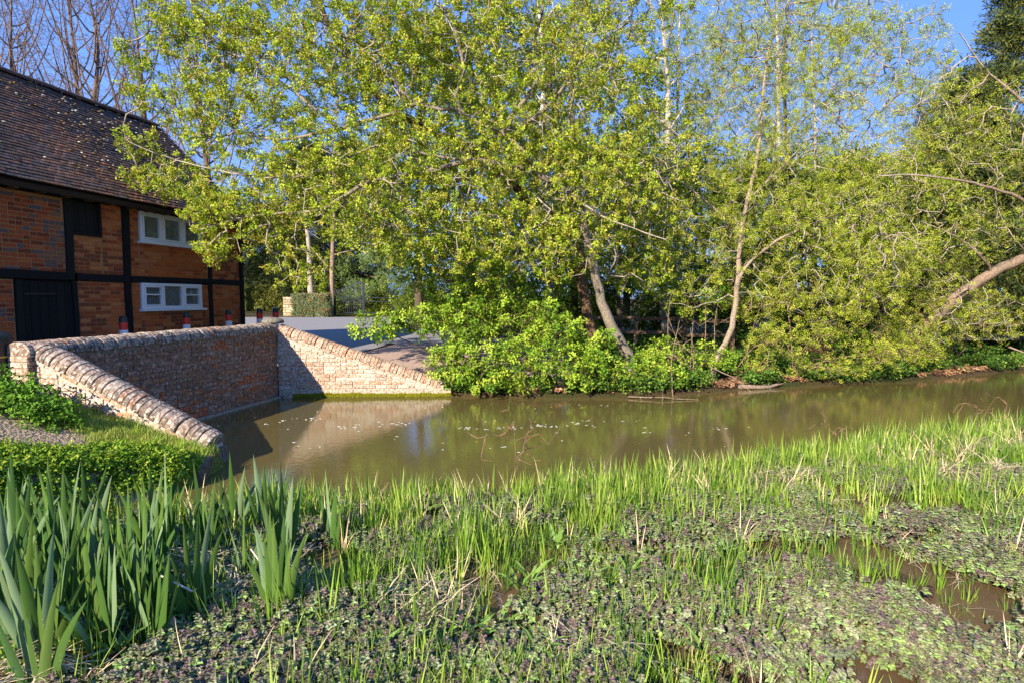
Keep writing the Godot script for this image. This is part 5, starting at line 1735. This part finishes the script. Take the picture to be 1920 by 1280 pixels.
func undergrowth() -> void:
	# ivy, dead leaves and fine growth on the far bank
	var where := []
	var cols := []
	var w2 := []
	var c2 := []
	for k in 16000:
		var x := rf(-1.6, 22.0)
		var d := 5.5 * pow(rng.randf(), 1.6) + 0.03
		var z := far_edge(x) + d
		if x < 1.8 and d > 1.2:
			continue
		var h := ground_level(x, z)
		var n := noise.get_noise_2d(x * 45.0, z * 45.0)
		if n > -0.15:
			where.append(stand(x, z, h + rf(-0.03, 0.12), rf(0.7, 1.6), 0.8))
			cols.append(vary([lin(70, 100, 38), lin(86, 118, 44), lin(60, 84, 34), lin(110, 134, 52)][rng.randi() % 4], 0.25))
		elif k % 3 == 0:
			w2.append(stand(x, z, h + rf(-0.01, 0.04), rf(0.5, 1.2), 0.5))
			c2.append(vary([lin(150, 112, 82), lin(176, 138, 108), lin(128, 92, 66)][rng.randi() % 3], 0.2))
	stuff("ivy_ground_cover", "ivy and low green growth covering the far bank", shoots["ivy"], where, cols)
	stuff("leaf_litter", "brown dead leaves on the far bank's bare earth", sprig(9, 0.06, 0.055, 0.04, 1.6, M["straw"], Color(0, 0, 0, 0)), w2, c2)
	# thin upright dead stems in the thicket
	var spots := [[3.35, 12.0, 1.7], [4.0, 12.9, 1.3], [3.7, 13.6, 1.9], [6.0, 13.5, 1.2], [4.6, 13.8, 2.2], [5.0, 14.2, 2.4]]
	for q in spots:
		var o := thing("sapling", "thin bare upright sapling at the far water's edge", "sapling", Transform3D(), "bare saplings on the far bank")
		var foot := V(q[0], ground_level(q[0], q[1]) - 0.05, q[1])
		var t := grow([[[foot, foot + Vector3(rf(-0.1, 0.1), q[2] * 0.5, 0), foot + Vector3(rf(-0.1, 0.15), q[2], 0.05)], 0.02, 0.007]], [[foot + Vector3(0, q[2] * 0.55, 0), Vector3(0.4, q[2] * 0.4, 0.3), 14]])
		part("trunk", wood(t, 0.0065, lin(168, 146, 122), lin(160, 140, 118)).mesh(M["bark"]), o)
	# the dead weed standing in front of the pool, and one farther along
	for q in [[0.02, 5.85, 1.05, 0.55, "brown dead weed with forking twigs standing in front of the pool", 46], [3.95, 7.3, 0.7, 0.4, "brown dead weed with drooping heads at the stream's edge", 24], [6.5, 8.1, 0.8, 0.5, "bleached broken reed clump with bent heads at the stream's edge", 26]]:
		var o := thing("dead_weed", q[4], "dead plant")
		var foot := V(q[0], -0.05, q[1])
		var t := grow([[[foot, foot + Vector3(0.02, q[2] * 0.5, 0), foot + Vector3(-0.04, q[2] * 0.95, 0)], 0.007, 0.003], [[foot + Vector3(0.01, q[2] * 0.3, 0), foot + Vector3(0.1, q[2] * 0.6, 0.05), foot + Vector3(0.2, q[2] * 0.85, 0.05)], 0.005, 0.003]], [[foot + Vector3(0.05, q[2] * 0.62, 0), Vector3(q[3], q[2] * 0.36, 0.25), q[5]]], 0.14)
		for i in t.rad.size():
			t.rad[i] = minf(t.rad[i], 0.0065) * 0.62
		part("stems", wood(t, 0.01, lin(170, 132, 108), lin(170, 132, 108)).mesh(M["bark"]), o)
	# fallen branches in the water and drift under the bank
	for q in [[[V(2.35, 0.03, 11.75), V(2.9, 0.05, 11.55), V(3.7, 0.01, 11.5)], 0.02, "dead branch lying on the water below the leaning trunk"], [[V(5.0, 0.05, 12.9), V(5.7, 0.04, 13.0), V(6.2, 0.07, 13.3)], 0.06, "grey log lying along the water's edge by the hawthorn"], [[V(4.4, 0.5, 12.9), V(4.9, 0.25, 12.6), V(5.1, 0.02, 12.4)], 0.014, "dead branch dipping into the stream by the hawthorn"], [[V(11.4, 0.9, 13.4), V(11.9, 0.6, 13.0), V(11.5, 0.25, 12.8), V(11.2, 0.0, 12.7)], 0.02, "pale dead bough hooked down into the stream"]]:
		var o := thing("dead_branch", q[2], "branch")
		var t := grow([[q[0], q[1], q[1] * 0.4]], [[q[0][1], Vector3(0.5, 0.12, 0.3), 9]])
		part("branch", wood(t, 0.008, lin(160, 140, 120), lin(170, 150, 130)).mesh(M["bark"]), o)
	# foam flecks and drifting bits on the pool
	var g := Geo.new()
	g.lathe([Vector2(1.0, 0.0), Vector2(0.7, 0.25), Vector2(0.0, 0.3)], 6, Color.WHITE)
	where = []
	cols = []
	for k in 420:
		var s := rng.randf()
		var x := lerpf(-4.4, 3.5, s) + rf(-0.3, 0.3)
		var z := 9.4 - 0.5 * s + 0.9 * noise.get_noise_2d(x * 40.0, 33.0) + (rf(-0.12, 0.12) if k % 3 else rf(-1.6, 1.6))
		if noise.get_noise_2d(x * 90.0, z * 90.0) < rf(-0.2, 0.4) or lane_side(x, z) > -0.15 or z < near_wing(x) + 0.2 and x < -3.4:
			continue
		where.append(Transform3D(Basis(Vector3.UP, rf(0, 3)).scaled(Vector3(rf(0.006, 0.03), 0.008, rf(0.005, 0.015))), V(x, 0.001, z)))
		cols.append(lin(226, 222, 210) if k % 9 else lin(170, 160, 60))
	stuff("foam", "white foam flecks drifting on the pool", g.mesh(M["foam"]), where, cols)

# ---------------------------------------------------------------- the scene
func _ready() -> void:
	rng.seed = 20240417
	noise.seed = 4
	noise.frequency = 0.01
	noise.fractal_octaves = 3
	noise_fine.seed = 9
	noise_fine.frequency = 0.05
	# camera
	var cam := Camera3D.new()
	cam.name = "camera"
	cam.fov = 60.4
	cam.near = 0.05
	cam.far = 1500.0
	add_child(cam)
	cam.position = Vector3(0, 2.0, 0)
	cam.rotation_degrees = Vector3(-4.16, 0, 0)
	cam.current = true
	# sky, exposure
	var env := Environment.new()
	var sky := Sky.new()
	var sm := ProceduralSkyMaterial.new()
	sm.sky_top_color = Color(0.28, 0.46, 0.76)
	sm.sky_horizon_color = Color(0.5, 0.62, 0.81)
	sm.sky_curve = 0.2
	sm.ground_bottom_color = Color(0.2, 0.2, 0.16)
	sm.ground_horizon_color = Color(0.5, 0.55, 0.55)
	sm.sun_angle_max = 12.0
	sky.sky_material = sm
	env.background_mode = Environment.BG_SKY
	env.sky = sky
	env.tonemap_mode = Environment.TONE_MAPPER_LINEAR
	env.tonemap_exposure = 2.2
	env.sdfgi_enabled = true
	env.ssao_enabled = true
	env.ssil_enabled = true
	var we := WorldEnvironment.new()
	we.name = "world_environment"
	we.environment = env
	add_child(we)
	# sun: behind and to one side of the viewer, 28 degrees high
	var sun := DirectionalLight3D.new()
	sun.name = "sun"
	sun.light_energy = 1.6
	sun.light_color = Color(1.0, 0.95, 0.86)
	sun.light_angular_distance = 0.5
	sun.shadow_enabled = true
	add_child(sun)
	var e := deg_to_rad(28.4)
	var a := deg_to_rad(33.0)
	var d := Vector3(sin(a) * cos(e), -sin(e), -cos(a) * cos(e))
	sun.basis = Basis.looking_at(d, Vector3.UP)
	materials()
	land()
	pool_walls()
	cottage()
	furniture()
	print("built ", Time.get_ticks_msec())
	shoot_kinds()
	trees()
	print("trees ", Time.get_ticks_msec(), " copies ", copies_made)
	far_side()
	undergrowth()
	left_bank()
	marsh()
	print("done ", Time.get_ticks_msec(), " copies ", copies_made)
